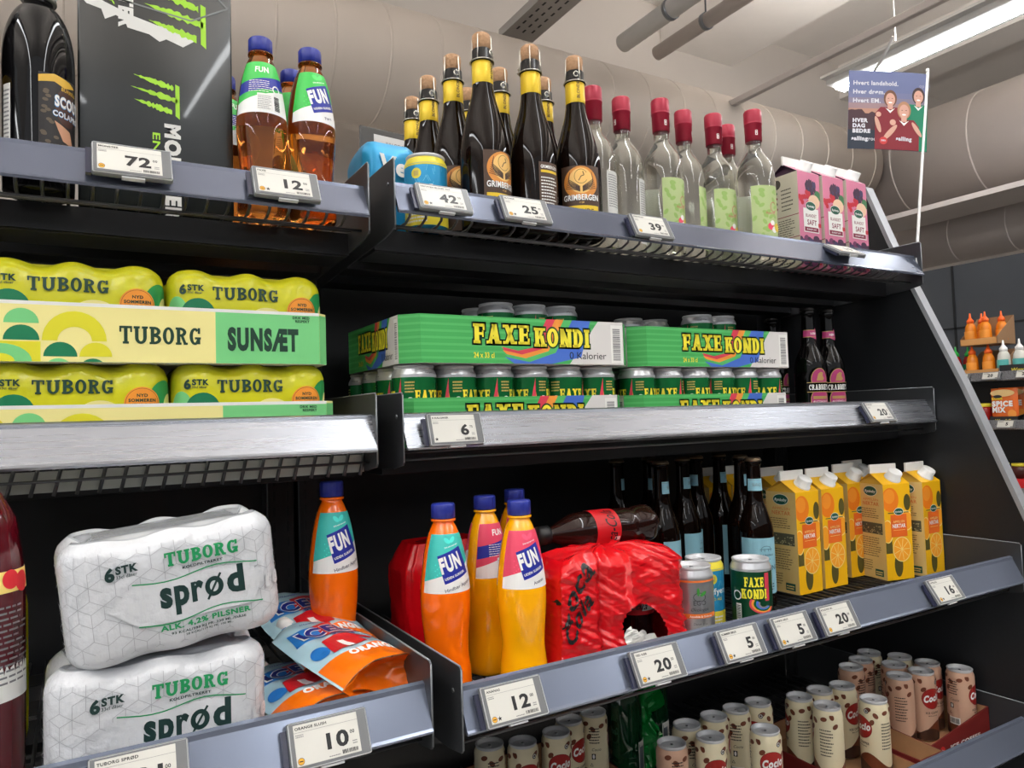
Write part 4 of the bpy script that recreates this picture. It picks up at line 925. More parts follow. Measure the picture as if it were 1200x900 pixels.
# ================================================================ cartons
def carton(kind):
    nec = kind == 'nectar'
    base = K('nectar_yellow', (244, 186, 20), .4) if nec else K('saft_pink', (206, 120, 150), .4); side = K('nectar_side', (222, 190, 120), .5) if nec else K('saft_side', (202, 198, 178), .5)
    t = thing('juice_carton', '', 'carton'); w, H, T = .035, .197, .232
    gm = K('nectar_gable', (216, 168, 60), .45) if nec else K('saft_gable', (60, 36, 56), .45)
    b = B(); vs = [(-w, -w, 0), (w, -w, 0), (w, w, 0), (-w, w, 0), (-w, -w, H), (w, -w, H), (w, w, H), (-w, w, H), (-w, 0, T-.012), (w, 0, T-.012)]
    b.add(vs, [(0, 1, 5, 4), (1, 2, 6, 5), (0, 3, 2, 1)], base); b.add(vs, [(2, 3, 7, 6)], base); b.add(vs, [(3, 0, 4, 7)], side)
    b.add(vs, [(4, 5, 9, 8), (6, 7, 8, 9)], base); b.add([(-w, -w, H), (-w, w, H), (-w+.010, 0, T-.016), (w, -w, H), (w, w, H), (w-.010, 0, T-.016), (-w, 0, T-.012), (w, 0, T-.012)], [(0, 1, 2), (4, 3, 5), (0, 2, 6), (2, 1, 6), (3, 7, 5), (5, 7, 4)], gm)
    o = b.build('body', t); fixn(o)
    B().box((-w, -.0022, T-.014), (w, .0022, T+.005), white if nec else whitep, .0006).build('top_seam', t)
    nrm = Vector((0, -(T-.012-H), w)).normalized(); nrm = Vector((0, -.55, .835)); c0 = Vector((.006, -w*.56, H+(T-.012-H)*.46))
    q = Vector((0, 0, 1)).rotation_difference(nrm).to_matrix().to_4x4()
    B().lathe([(.0165, -.002), (.0165, .003), (.0138, .0035), (.0138, .017), (.0130, .0185), (0, .0187)], white, 48, c=c0, M=q, rf=lambda r, z, a: r+(.0003 if sin(a*24) > 0 and z > .003 else 0)).build('cap', t)
    p = B(); M = flat((0, -w, 0), (1, 0, 0), (0, 0, 1), (0, -1, 0)); ML = flat((-w, 0, 0), (0, -1, 0), (0, 0, 1), (-1, 0, 0)); MB_ = flat((0, w, 0), (-1, 0, 0), (0, 0, 1), (0, 1, 0)); MR = flat((w, 0, 0), (0, 1, 0), (0, 0, 1), (1, 0, 0))
    dkg = K('logo_dark_green', (20, 84, 66)); peel = K('orange_peel', (240, 128, 24), .5); flesh = K('orange_flesh', (255, 170, 40), .5); leaf = K('leaf_dark', (84, 76, 30), .6); rind = K('orange_rind', (255, 222, 140))
    bx = lambda ps: clipbox(ps, -w+.0005, .001, w-.0005, H+.001)
    if nec:
        for Mx in (M, MB_):
            p.decal(bx(ell(-.018, .165, .022, .025)), peel, Mx, .0002); p.decal(bx(ell(-.02, .172, .014, .015)), K('orange_peel_light', (246, 150, 44)), Mx, .00025); p.decal(bx(xf(ell(0, 0, .009, .017), .026, .158)), leaf, Mx, .0002)
            p.decal(bx(ell(.02, .12, .021)), rind, Mx, .0003); p.decal(bx(ell(.02, .12, .019)), flesh, Mx, .0004); p.decal(bx(ell(-.028, .100, .014, .024)), rind, Mx, .0003); p.decal(bx(ell(-.029, .10, .0125, .022)), flesh, Mx, .0004)
            p.decal(bx(rect(-w, .055, -.018, .085)), leaf, Mx, .0002); p.decal(bx(xf(ell(0, 0, .011, .024), -.004, .030)), leaf, Mx, .0003)
            cx, cy = .006, .062; p.decal(ell(cx, cy, .0235, .026), rind, Mx, .0006); p.decal(ell(cx, cy, .0215, .024), flesh, Mx, .0007)
            for i in range(9): a = i*2*pi/9; p.decal(line((cx, cy), (cx+.020*cos(a), cy+.022*sin(a)), .0012), rind, Mx, .0008)
            p.decal(rect(-.020, .088, .022, .134), K('nectar_box', (240, 110, 36)), Mx, .0009); p.decal(rect(-.026, .137, .028, .1385), dkg, Mx, .0009)
            p.decal(ell(.002, .140, .0125, .0078), white, Mx, .0011); p.decal(ell(.002, .140, .0115, .0068), dkg, Mx, .0012); p.decal(text('Rynkeby', .002, .138, .0035, .02, 'c', shear=.2), white, Mx, .0014)
            p.decal(text('APPELSIN', .001, .117, .0048, .0, 'c', width=.030), rind, Mx, .0012); p.decal(text('NEKTAR', .001, .107, .0075, .03, 'c', width=.034), white, Mx, .0012); p.decal(rect(-.014, .1015, .016, .1022), rind, Mx, .0012)
        ink = K('nectar_brown_ink', (120, 90, 50)); oi = K('nectar_orange_ink', (214, 120, 60))
        for Mx in (ML,):
            p.decal(ell(0, .182, .0185, .011), whitep, Mx, .0002); p.decal(ell(0, .182, .0175, .010), dkg, Mx, .0004); p.decal(text('Rynkeby', 0, .179, .0055, .02, 'c', shear=.2), white, Mx, .0006)
            p.decal(text('APPELSIN', 0, .162, .0050, .0, 'c', width=.042), oi, Mx, .0003); p.decal(text('NEKTAR', 0, .152, .0075, .02, 'c', width=.044), oi, Mx, .0003)
            p.decal(para(-.027, .125, .05, .022, 5, 3, .35), ink, Mx, .0003); p.decal(rect(-.027, .093, .029, .116), K('photo_olive', (84, 80, 58)), Mx, .0003)
            rr = random.Random(4)
            for i in range(30): p.decal(ell(rr.uniform(-.025, .027), rr.uniform(.094, .112), .0016, .0012, n=8), K('photo_dots', (170, 160, 120)), Mx, .0005)
            p.decal(para(-.027, .045, .05, .042, 9, 5, .35), ink, Mx, .0003); p.decal(para(-.027, .015, .026, .024, 5, 6, .35), ink, Mx, .0003); p.decal(rect(.004, .006, .026, .020), dkg, Mx, .0004); p.decal(para(.006, .008, .018, .009, 2, 2, .5), rind, Mx, .0006)
    else:
        dk = K('grape_dark', (62, 34, 62)); rd = K('berry_bright', (190, 30, 50)); bu = K('plum_blue', (60, 52, 92)); gn = K('leaf_mid', (60, 120, 74)); mg = K('saft_magenta', (130, 24, 60))
        for Mx in (M, MB_):
            rr = random.Random(5)
            for i in range(38): p.decal(bx(ell(rr.uniform(-.034, .034), rr.uniform(.002, .060), rr.uniform(.005, .011))), rr.choice([dk, bu, dk, bu, rd, K('plum_purple', (110, 50, 90))]), Mx, .0002+i*.00001)
            for i in range(18): p.decal(bx(ell(rr.uniform(-.032, .030), rr.uniform(.005, .035), .0045)), rd, Mx, .0007+i*.00001)
            for i in range(26): p.decal(bx(xf(ell(0, 0, .004, .009), rr.uniform(-.012, .020), rr.uniform(.150, .176), rot=rr.uniform(-.5, .5))), rr.choice([dk, dk, bu]), Mx, .0002+i*.00001)
            for i in range(14): p.decal(bx(ell(rr.uniform(-.032, .004), rr.uniform(.132, .156), .0052)), rd, Mx, .0006+i*.00001)
            p.decal(bx(xf(ell(0, 0, .010, .012), .026, .150)), gn, Mx, .0006); p.decal(bx(ell(.014, .137, .018, .015)), K('apple_cream', (226, 190, 160)), Mx, .0007)
            p.decal(rect(-.022, .072, .026, .122), whitep, Mx, .001); p.decal(rect(-.020, .074, .024, .083), mg, Mx, .0012); p.decal(text('BLANDET SAFT', .002, .077, .003, .02, 'c'), white, Mx, .0014)
            p.decal(ell(.002, .127, .0165, .010), whitep, Mx, .0012); p.decal(ell(.002, .127, .0155, .009), dkg, Mx, .0013); p.decal(text('Rynkeby', .002, .1245, .0045, .02, 'c', shear=.2), white, Mx, .0015)
            p.decal(text('BLANDET', .002, .104, .0065, .01, 'c', width=.034), mg, Mx, .0012); p.decal(text('SAFT', .004, .088, .0105, .02, 'c', width=.030), mg, Mx, .0012); p.decal(rect(.024, .085, .033, .093), rd, Mx, .0012)
        ink = K('saft_ink', (70, 66, 60))
        p.decal(ell(-.016, .180, .010, .010), ink, ML, .0003); p.decal(para(-.006, .12, .03, .05, 6, 3, .3), ink, ML, .0003)
        for i in range(4): p.decal(ell(-.018, .162-i*.011, .003), [gn, mg, ink, mg][i], ML, .0003)
        p.decal(rect(-w, .108, w, .1095)+rect(-w, .062, w, .0635), mg, ML, .0003); p.decal(para(-.028, .066, .054, .038, 8, 4, .35), ink, ML, .0003); p.decal(para(-.028, .008, .054, .05, 6, 9, .3), ink, ML, .0003)
    p.build('print', t); return t
nk = Proto(carton, 'nectar'); sf = Proto(carton, 'saft')
GN = 'yellow nectar cartons on the lower shelf'
for x, y, rz, lb in [(.852, .042, .02, 'yellow nectar carton leftmost of the front ones, beside the labelled beer bottle'), (.936, .046, .0, 'yellow nectar carton second from left, orange print facing out'), (1.062, .075, -.02, 'yellow nectar carton in the middle, partly hidden by the front one'),
   (1.096, .005, -.22, 'yellow nectar carton in front of the right three, side panel showing'), (1.183, -.012, .03, 'rightmost yellow nectar carton, nearest the side panel'), (1.165, .125, 0, 'yellow nectar carton behind the middle one, only its cap and top showing'),
   (.815, .235, .05, 'yellow nectar carton far back between the dark beer bottles'), (.890, .235, .0, 'yellow nectar carton far back, cap just right of the dark beer bottles'), (.905, .135, .0, 'yellow nectar carton standing behind the two leftmost ones')]:
    nk(lb, (x, y, S3), rz, group=GN)
for x, y, lb in [(.918, .052, 'purple juice carton leftmost of three, side panel showing'), (.994, .050, 'purple juice carton in the middle of three on the top shelf'), (1.070, .048, 'purple juice carton rightmost of three, above the tilted tag')]:
    sf(lb, (x, y, S1), .02, group='purple juice cartons on the top shelf')
# ================================================================ shrink-wrapped packs
def pack_fn(nx, ny, r, H, pitch, dipm=.0042, dipe=.011):
    a, b_ = pitch*(nx-1)/2, pitch*(ny-1)/2; q = r*pi/2
    segs = [('f', 2*a), ('c', q), ('s', 2*b_), ('c', q), ('b', 2*a), ('c', q), ('s', 2*b_), ('c', q)]; P = sum(s[1] for s in segs)
    def lev(v):   # inset, dip strength, by height fraction
        k = v/H; L_ = [(0, .011), (.04, .004), (.1, 0), (.86, 0), (.93, .0035), (.97, .008), (1, .013)]
        for (x0, y0), (x1, y1) in zip(L_, L_[1:]):
            if x0 <= k <= x1: ins = y0+(y1-y0)*(k-x0)/(x1-x0); break
        else: ins = 0 if 0 < k < 1 else .013
        e = abs(2*k-1)**4; return ins, dipm+(dipe-dipm)*e
    def F(u, v, h=0, rs=None):
        s = (u+a) % P; sk = None
        ins, dp = lev(v); dip = 0
        # corners of skeleton in walking order (front left->right, then ccw)
        cs = [(-a, -b_), (a, -b_), (a, b_), (-a, b_)]; ang0 = -pi/2
        for i, (ty, L) in enumerate(segs):
            if s <= L+1e-9 or i == 7:
                j = i//2
                if ty == 'c':
                    c = cs[(j+1) % 4]; th = ang0+j*pi/2+(s/q)*pi/2; n = (cos(th), sin(th)); sk = c
                else:
                    c0, c1 = cs[j % 4], cs[(j+1) % 4]; t_ = s/L if L else 0; sk = (c0[0]+(c1[0]-c0[0])*t_, c0[1]+(c1[1]-c0[1])*t_); th = ang0+j*pi/2; n = (cos(th), sin(th))
                    dip = sin(pi*s/pitch)**2
                break
            s -= L
        R = (r-ins-dip*dp if rs is None else rs*(r-.013-dip*dipe))+h
        z = v-(.0055*dip*max(0, (v/H-.8)*5) if rs is None else .0055*dip*(1 if rs > .5 else rs))
        return (sk[0]+n[0]*R, sk[1]+n[1]*R, z)
    return F, P
def pack_body(b, F, P, H, m, top_m, nseg=132):
    vs = []; fs = []; lv = [0, .03, .07, .12, .3, .5, .7, .84, .89, .93, .965, .985, 1.0]
    for k in lv:
        for i in range(nseg):
            p = Vector(F(P*i/nseg, H*k)); nz = noise.noise(p*38)*.0012; d = Vector((p.x, p.y, 0)).normalized(); vs.append(p+d*nz)
    n = nseg
    for j in range(len(lv)-1):
        for i in range(n): q = (i+1) % n; fs.append((j*n+i, j*n+q, (j+1)*n+q, (j+1)*n+i))
    b.add(vs, fs, m, True)
    vs2 = []; fs2 = []
    for rs, dz in ((1, 0), (.9, .001), (.84, -.002), (.4, -.0015), (0, -.001)):
        for i in range(n):
            x, y, z = F(P*i/n, H, 0, rs); vs2.append((x, y, z+dz))
    for j in range(4):
        for i in range(n): q = (i+1) % n; fs2.append((j*n+i, j*n+q, (j+1)*n+q, (j+1)*n+i))
    fs2.append([4*n+i for i in range(n)]); b.add(vs2, fs2, top_m, True)
    b.add([F(P*i/n, 0) for i in range(n)], [list(range(n))[::-1]], m)
def pack_lids(t, nx, ny, pitch, H, zoff=0):
    b = B(); a, b_ = pitch*(nx-1)/2, pitch*(ny-1)/2
    for i in range(nx):
        for j in range(ny):
            c = (-a+i*pitch, -b_+j*pitch, H+zoff); b.lathe([(.0262, -.001), (.0272, .001), (.0268, .0022), (.0255, .0016), (.0240, -.002), (0, -.002)], steel, 30, c=c)
    return b
# ---- yellow sunset beer packs
sun_y = K('sunset_film', (208, 206, 36), .2, bump=.2, bscale=40); sun_top = K('sunset_film_top', (206, 200, 60), .2, coat=.4); tdk = K('tuborg_dark', (26, 62, 46), .4); tgr = K('tuborg_green', (44, 150, 80), .4); dg2 = K('tuborg_hill_dark', (20, 120, 80), .4)
sorg = K('sunset_orange', (240, 152, 50), .4); smint = K('sunset_mint', (118, 204, 130), .45); scream = K('sunset_cream', (236, 226, 150), .5)
def mk_sun():
    t = thing('beer_pack', '', 'beer pack'); F, P = pack_fn(3, 2, .0325, .115, .064); H = .115
    b = B(); pack_body(b, F, P, H, sun_y, sun_top); b.build('film', t)
    M = lambda u, v, h: F(u, v, h+.0009); D = .0035; p = B()
    W2 = .110
    hill = lambda y, m, h, c: p.decal(poly([(-W2, .012), (W2, .012)]+[(W2-2*W2*i/30, y+c*sin(i/30*pi*2.4)) for i in range(31)]), m, M, h, D, .02)
    p.decal(ell(-.088, .058, .014, .022), smint, M, 0, D, .02); hill(.050, tgr, .0002, .003)
    p.decal(ell(-.062, .058, .020, .020, 0, 180), dg2, M, .0003, D); p.decal(ell(.022, .058, .020, .012, 0, 180), scream, M, .0001, D)
    p.decal(ell(.094, .060, .024, .034, 0, 180), tgr, M, .0003, D); p.decal(ell(.104, .060, .012, .018), scream, M, .0004, D)
    p.decal(rect(-W2, .008, W2, .028), sun_y, M, .0003, D)
    p.decal(slab('TUBORG', -.005, .078, .0165, .080, .2, .13, align='c'), tdk, M, .0006, D)
    p.decal(text('SUNSÆT', -.002, .038, .014, .06, 'c', width=.075), tdk, M, .0006, D)
    p.decal(text('6', -.084, .083, .011, .05), tdk, M, .0006, D); p.decal(text('STK', -.0745, .0875, .0068, .05), tdk, M, .0006, D); p.decal(text('33cl dåser', -.0745, .0835, .0026, .03), tdk, M, .0006, D)
    p.decal(ell(.066, .066, .0195), sorg, M, .0006, D); p.decal(ring(.066, .066, .018, .018, .0005), K('sun_rust', (150, 80, 30)), M, .0008, D)
    for i, s in enumerate(('NYD', 'SOMMEREN', 'MENS DEN', 'ER HER')): p.decal(text(s, .066, .0735-i*.0058, .0036, .045, 'c'), tdk, M, .0008, D)
    p.build('print', t); return t
sn = Proto(mk_sun); GT = 'yellow six-packs of beer'
ZT = S2+.117
for x, y, z, lb in [(-.190, .086, ZT+.004, 'upper right yellow six-pack of beer, standing in the raised tray'), (-.386, .086, ZT+.004, 'upper left yellow six-pack of beer, standing in the raised tray'),
                    (-.186, .086, S2+.003, 'lower right yellow six-pack of beer, under the raised tray'), (-.382, .086, S2+.003, 'lower left yellow six-pack of beer, under the raised tray')]:
    sn(lb, (x, y, z), 0, group=GT)
def mk_suntray():
    L, D, H, c = .398, .27, .068, .012; t = thing('beer_tray', '', 'cardboard tray'); b = B(); tray_shell(b, L, D, H, c, whitep, scream); b.build('tray_body', t)
    M = flat((0, 0, 0), (1, 0, 0), (0, 0, 1), (0, -1, 0)); p = B(); gx = L-c-.130; x1 = L-c
    p.decal(rect(c, 0, gx, H), scream, M, .0002); p.decal(rect(gx, 0, x1, H), smint, M, .0002); p.decal(rect(c, H-.004, x1, H), whitep, M, .0003)
    s2 = sqrt(.5); p.decal(rect(0, 0, c*1.41, H-.003), smint, flat((L-c, 0, 0), (s2, s2, 0), (0, 0, 1), (s2, -s2, 0)), .0003)
    Y = K('sunset_yellow', (218, 212, 40)); hu = lambda x, y, r_, mm, a1=180: p.decal(ell(x, y, r_, r_, 0, a1), mm, M, .0004)
    o = gx-.252
    hu(o+.012, .041, .0165, Y); hu(o+.050, .043, .0165, smint); hu(o+.012, .024, .0170, smint); hu(o+.050, .024, .0170, dg2)
    p.decal(rect(o-.006, .0, o+.068, .0225), Y, M, .0004); p.decal(ell(o+.030, .0, .030, .020, 0, 180), smint, M, .0006); p.decal(ell(o+.030, 0, .014, .009, 0, 180), Y, M, .0008)
    p.decal(ring(o+.101, .024, .032, .034, .015, .018, 0, 180), Y, M, .0005); hu(o+.087, .006, .0165, dg2); hu(o+.122, .006, .0165, Y)
    p.decal(clipbox(ell(o+.085, -.010, .014), 0, 0, 1, 1), smint, M, .0005); p.decal(clipbox(ell(o+.119, -.010, .014), 0, 0, 1, 1), dg2, M, .0005)
    p.decal(slab('TUBORG', gx-.062, .022, .021, .088, .2, .13, align='c'), tdk, M, .0006)
    p.decal(text('SUNSÆT', gx+.058, .018, .026, .06, 'c', width=.088), tdk, M, .0006)
    p.decal(text('DRIK MED', x1-.013, .059, .0032, .03, 'r'), tdk, M, .0006); p.decal(text('RESPEKT', x1-.013, .0545, .0032, .03, 'r'), tdk, M, .0006)
    p.build('print', t); return t
st_ = Proto(mk_suntray)
st_('cream and green beer tray, raised between the two layers of yellow packs', (-.490, .012, ZT), group='cream and green beer trays'); st_('cream and green beer tray at the bottom, half hidden by the metal rail', (-.483, .010, S2), group='cream and green beer trays')
# ---- white beer packs
spw = K('sprod_film', (200, 203, 208), .2, bump=.35, bscale=45); spt = K('sprod_top', (186, 190, 196), .2, coat=.4, metal=.2); sgrn = K('sprod_green', (26, 140, 84), .4); sdk = K('sprod_dark', (24, 52, 50), .4); hexl = K('sprod_hex_line', (158, 162, 168), .4); ghost = K('sprod_ghost', (196, 199, 203), .3)
def mk_spr():
    t = thing('beer_pack', '', 'beer pack'); H = .118; F, P = pack_fn(3, 2, .0335, H, .066, .0035, .010)
    b = B(); pack_body(b, F, P, H, spw, spt); b.build('film', t)
    M = lambda u, v, h: F(u, v, h+.0010); D = .004; p = B(); s = .0125
    hexs = []
    for i in range(-8, 9):
        for j in range(-1, 6):
            cx = i*s*1.732+(s*.866 if j % 2 else 0)+.0; cy = .010+j*s*1.5
            for a in (90, 210, 330): hexs += line((cx, cy), (cx+s*cos(radians(a)), cy+s*sin(radians(a))), .0005)
            for a in (30, 90, 150):
                hexs += line((cx+s*cos(radians(a)), cy+s*sin(radians(a))), (cx+s*cos(radians(a+60)), cy+s*sin(radians(a+60))), .0005) if (i+j) % 3 else []
    p.decal(clipbox(hexs, -.145, .008, .145, .108), hexl, M, 0, D)
    p.decal(poly([(-.062, .052), (-.036, .030), (.068, .030), (.078, .052), (.068, .072), (-.040, .072)]), spw, M, .0002, D, .02)
    sag = lambda pts: pline(pts, .0012)
    p.decal(sag([(-.040+.115*i/12, .0725-.003*sin(i/12*pi*2.2)) for i in range(13)]), sgrn, M, .0004, D); p.decal(sag([(-.038+.115*i/12, .0315-.003*sin(i/12*pi*2.2)) for i in range(13)]), sgrn, M, .0004, D)
    p.decal(slab('TUBORG', .024, .0835, .0135, .068, .23, .15, align='c'), sgrn, M, .0005, D); p.decal(text('KOLDFILTRERET', .024, .0785, .0024, .04, 'c', width=.038), sdk, M, .0005, D)
    p.decal(text('spr', -.0175, .0455, .0255, .045, width=.0400)+ring(.0325, .0545, .0088, .0098, .0047, .0044)+line((.0255, .0425), (.0395, .0665), .0022)+text('d', .0445, .0455, .0255, .045, width=.0165), sdk, M, .0006, D)
    p.decal(text('ALK. 4,2% PILSNER', .022, .0225, .0050, .04, 'c', width=.084), sgrn, M, .0005, D); p.decal(text('93 KCAL/393 KJ PR. 330 ML./DÅSE', .024, .0175, .0022, .03, 'c', width=.070), sdk, M, .0005, D)
    p.decal(text('28 KCAL/119 KJ PR. 100 ML.', .024, .0140, .0020, .02, 'c', width=.045), sdk, M, .0005, D)
    p.decal(text('6', -.062, .081, .0115, .05), sdk, M, .0005, D); p.decal(text('STK', -.0525, .0860, .0068, .05), sdk, M, .0005, D); p.decal(text('33cl dåser', -.0525, .0815, .0030, .01), sdk, M, .0005, D)
    p.decal(text('TUB', -.040, .062, .009, .03)+text('pr', -.045, .046, .014, .04)+text('øre', .066, .042, .018, .04), ghost, M, .0003, D)
    p.decal(rect(.138, .02, .150, .10), ghost, M, .0003, D)
    p.build('print', t)
    return t
sp = Proto(mk_spr)
sp('white six-pack of beer, lower of the two on the left shelf', (-.312, -.098, S3L+.003), .0, group='white six-packs of beer')
sp('white six-pack of beer, lying tilted on top of the other one', (-.294, -.098, S3L+.128), .0, group='white six-packs of beer', rot=(radians(0), radians(-5.5), radians(2)))
# ---- blue pack on the top shelf
t = thing('beer_pack', 'light blue film-wrapped beer pack behind the top shelf divider', 'beer pack', (.053, .175, S1+.001), 0)
def bf(u, v):
    a = u*2*pi; k = .86+.14*abs(cos(2*a)); z = v*.160; w = 1-.25*max(0, (v-.8)/.2)**2
    p = Vector((.047*w*max(-1, min(1, 1.25*cos(a))), .05*w*max(-1, min(1, 1.25*sin(a))), z)); n = noise.noise(p*30)*.003; return (p.x+n, p.y+n, z-.012*max(0, v-.9)*10*(abs(sin(a))*.4))
B().grid(bf, 48, 16, vf_blue).add([bf(i/48, 1) for i in range(48)], [list(range(48))], vf_blue).build('film', t)
M = flat((0, -.0505, 0), (1, 0, 0), (0, 0, 1), (0, -1, 0)); B().decal(text('Vest', -.028, .105, .028, .04, rot=-.1)+text('BLOND ALE', .034, .012, .008, .02, rot=pi/2), whitep, M, .003).build('print', t)
# ---- black carton of energy drink
mk_blk = K('carton_black', (24, 28, 28), .32, coat=.35, noise_amt=.1, bscale=20); clw = K('claw_green', (160, 214, 50), .4); torn = K('torn_white', (214, 214, 210), .5)
t = thing('drinks_carton', 'tall black carton with green claw marks on the top left shelf', 'carton', (-.381, .068, S1L), 0)
B().box((0, 0, 0), (.181, .19, .31), mk_blk, .0025, 2).build('box_body', t)
M = flat((0, 0, 0), (1, 0, 0), (0, 0, 1), (0, -1, 0)); p = B()
def claw(cx, cy, s, rot=0):
    rr = random.Random(int(cx*1000)); out = []
    for k, (dy, L, o) in enumerate(((.016, .9, .10), (0, 1.05, 0), (-.016, .85, .12))):
        n = 22; up = []; dn = []
        for i in range(n+1):
            f_ = i/n; x = (-.5+o*.6+f_*L)*.052; th = .0035*sin(min(1, f_*1.15)*pi*.62)*(1+.5*rr.uniform(-1, 1)); y = dy-.010*f_; up.append((x, y+th)); dn.append((x, y-th*.9))
        out += xf(poly(up+dn[::-1]), 0, 0, s)
    out += xf(poly([(.026, .012), (.031, .010), (.031, -.034), (.026, -.030)]), 0, 0, s)
    return xf(out, cx, cy, rot=rot)
p.decal(claw(.084, .160, 1.0), clw, M, .0004)
p.decal(poly([(.000, .266), (.010, .255), (.026, .252), (.030, .240), (.042, .248), (.052, .244), (.055, .235), (.080, .232), (.092, .225), (.100, .230), (.120, .224), (.135, .236), (.120, .246), (.090, .246), (.060, .252), (.030, .262), (.006, .272)]), torn, M, .0003)
p.decal(pline([(.012, .309), (.012, .278), (.020, .272), (.130, .262), (.176, .290), (.165, .3)], .0022), K('carton_line_grey', (120, 124, 124), .3), M, .0005)
wht = lambda s_, x, y, h, b_=.03, **k: text(s_, x, y, h, b_, rot=-pi/2, **k)
p.decal(wht('MONSTER', .098, .118, .017, .06), torn, M, .0005); p.decal(wht('ENERGY', .083, .104, .0085, .02, sx=1.7), clw, M, .0005)
p.build('lower_print', t); p = B(); p.decal(clipbox(claw(.108, .272, 1.3), 0, 0, .181, .309), clw, M, .0004); p.decal(clipbox(wht('MONSTER', .046, .345, .015, .06), 0, 0, .2, .309), torn, M, .0005); p.decal(clipbox(wht('ENERGY', .034, .322, .0065, .02, sx=1.7), 0, 0, .2, .309), clw, M, .0005)
p.build('upper_print', t)
# ---- sign holder behind
t = thing('shelf_sign', 'white notice in a dark frame behind the blue pack, back to back shelf', 'sign', (.108, .440, .325), .12)
B().box((0, 0, 0), (.175, .006, .268), K('sign_frame', (70, 68, 66), .5), .002).build('frame', t)
p = B(); M = flat((0, -.0002, 0), (1, 0, 0), (0, 0, 1), (0, -1, 0)); p.decal(rect(.030, .02, .165, .255), K('sign_paper', (206, 204, 202)), M, .0003); p.decal(text('JULI OG ALLE DAGE', .098, .237, .006, .03, 'c')+text('åbent og hyggeligt', .10, .224, .0045, .0, 'c'), grey_ink, M, .0005); p.decal(rect(.04, .200, .155, .201)+rect(.08, .178, .15, .1795), grey_ink, M, .0005); p.build('notice', t)
# ================================================================ red cola pack
film = K('cola_film_red', (206, 12, 24), .12, bump=.15, bscale=60); film_l = film; ckb = K('cola_dark', (30, 8, 8), .08, coat=.6); cklab = K('cola_label_red', (190, 20, 30), .4)
t = thing('cola_pack', 'torn red film pack of cola bottles beside the yellow squash bottles', 'drinks pack', (.286, -.075, S3), 0)
LX, LY, HH = .119, .055, .163
_se = [(LX*math.copysign(abs(cos(i*pi/2000))**.42, cos(i*pi/2000)), LY*math.copysign(abs(sin(i*pi/2000))**.42, sin(i*pi/2000))) for i in range(4001)]
_cl = [0]
for _a, _b in zip(_se, _se[1:]): _cl.append(_cl[-1]+sqrt((_a[0]-_b[0])**2+(_a[1]-_b[1])**2))
import bisect
def cf(u, v, h=0):      # superellipse tube with folds and bottle bumps
    i_ = min(3999, max(0, bisect.bisect_left(_cl, (u % 1.0000001)*_cl[-1]))); x, y = _se[i_]; c, s = x/LX, y/LY
    k = v; sh = 1-.06*k-.13*max(0, (k-.86)/.14)**2; sh2 = 1-.05*k-.30*max(0, (k-.86)/.14)**2
    bump = .007*cos(x/LX*pi*2.0+.5)*(1-.3*k); fold = .007*abs(noise.noise(Vector((x*52+k*14, k*3+3, y*25))))+.006*noise.noise(Vector((x*24, k*7, 1.7)))+.003*abs(noise.noise(Vector((x*40-k*50, k*30, 8))))
    fold2 = .011*max(0, 1-abs(x+.042)/.010)*(1 if s < 0 else 0)
    d = bump+fold
    return (x*sh+(d*.4 if abs(c) > .95 else 0), y*sh2+math.copysign(1, s)*d-0*math.copysign(1, s)+(fold2 if s < 0 else 0), HH*k+.006*noise.noise(Vector((x*30, y*30, 5)))*k)
NU, NV = 240, 90; b = B(); vs = [cf(i/NU, j/NV) for j in range(NV+1) for i in range(NU)]; fs = []
def in_hole(p):
    if p[1] > -.02: return False
    x, z = p[0]-.030, p[2]-.052; return (x/.044)**2+((z+.25*x)/.036)**2 < 1+.12*noise.noise(Vector((x*60, z*60, 0)))
for j in range(NV):
    for i in range(NU):
        q = (i+1) % NU; idx = (j*NU+i, j*NU+q, (j+1)*NU+q, (j+1)*NU+i); c = sum((Vector(vs[k]) for k in idx), Vector())/4
        if not in_hole(c): fs.append(idx)
b.add(vs, fs, film, True)
top = [vs[NV*NU+i] for i in range(NU)]; cz = HH-.004
vs3 = list(top); fs3 = []
for r_i, f_ in enumerate((.75, .5, .25)):
    vs3 += [(x*f_, y*f_, z+.004+.004*noise.noise(Vector((x*f_*40, y*f_*40, 9)))) for x, y, z in top]
for j in range(3):
    for i in range(NU): q = (i+1) % NU; fs3.append((j*NU+i, j*NU+q, (j+1)*NU+q, (j+1)*NU+i))
fs3.append([3*NU+i for i in range(NU)]); b.add(vs3, fs3, film, True)
b.build('film', t)
# script on the film and small box mark
def FM(u, v, h):      # front film surface lookup
    a = 1.5*pi; lo, hi = .5, 1.0
    for _ in range(18):
        md = (lo+hi)/2; x = cf(md, v/HH)[0]
        if x < u: lo = md
        else: hi = md
    p = cf((lo+hi)/2, v/HH); return (p[0], p[1]-.001-h, p[2])
p = B(); p.decal(text('Coca', -.112, .066, .030, .02, shear=.45, rot=.9)+text('Cola', -.096, .046, .024, .02, shear=.45, rot=.9), black_ink, FM, .0002, .004, .01)
p.build('script_print', t); p = B(); p.decal(rect(-.058, .012, -.026, .024), whitep, FM, .0003, .004); p.decal(bars(-.056, .014, .028, .008, 9, 2), K('mark_red', (150, 60, 50)), FM, .0006, .004); p.build('box_mark', t)
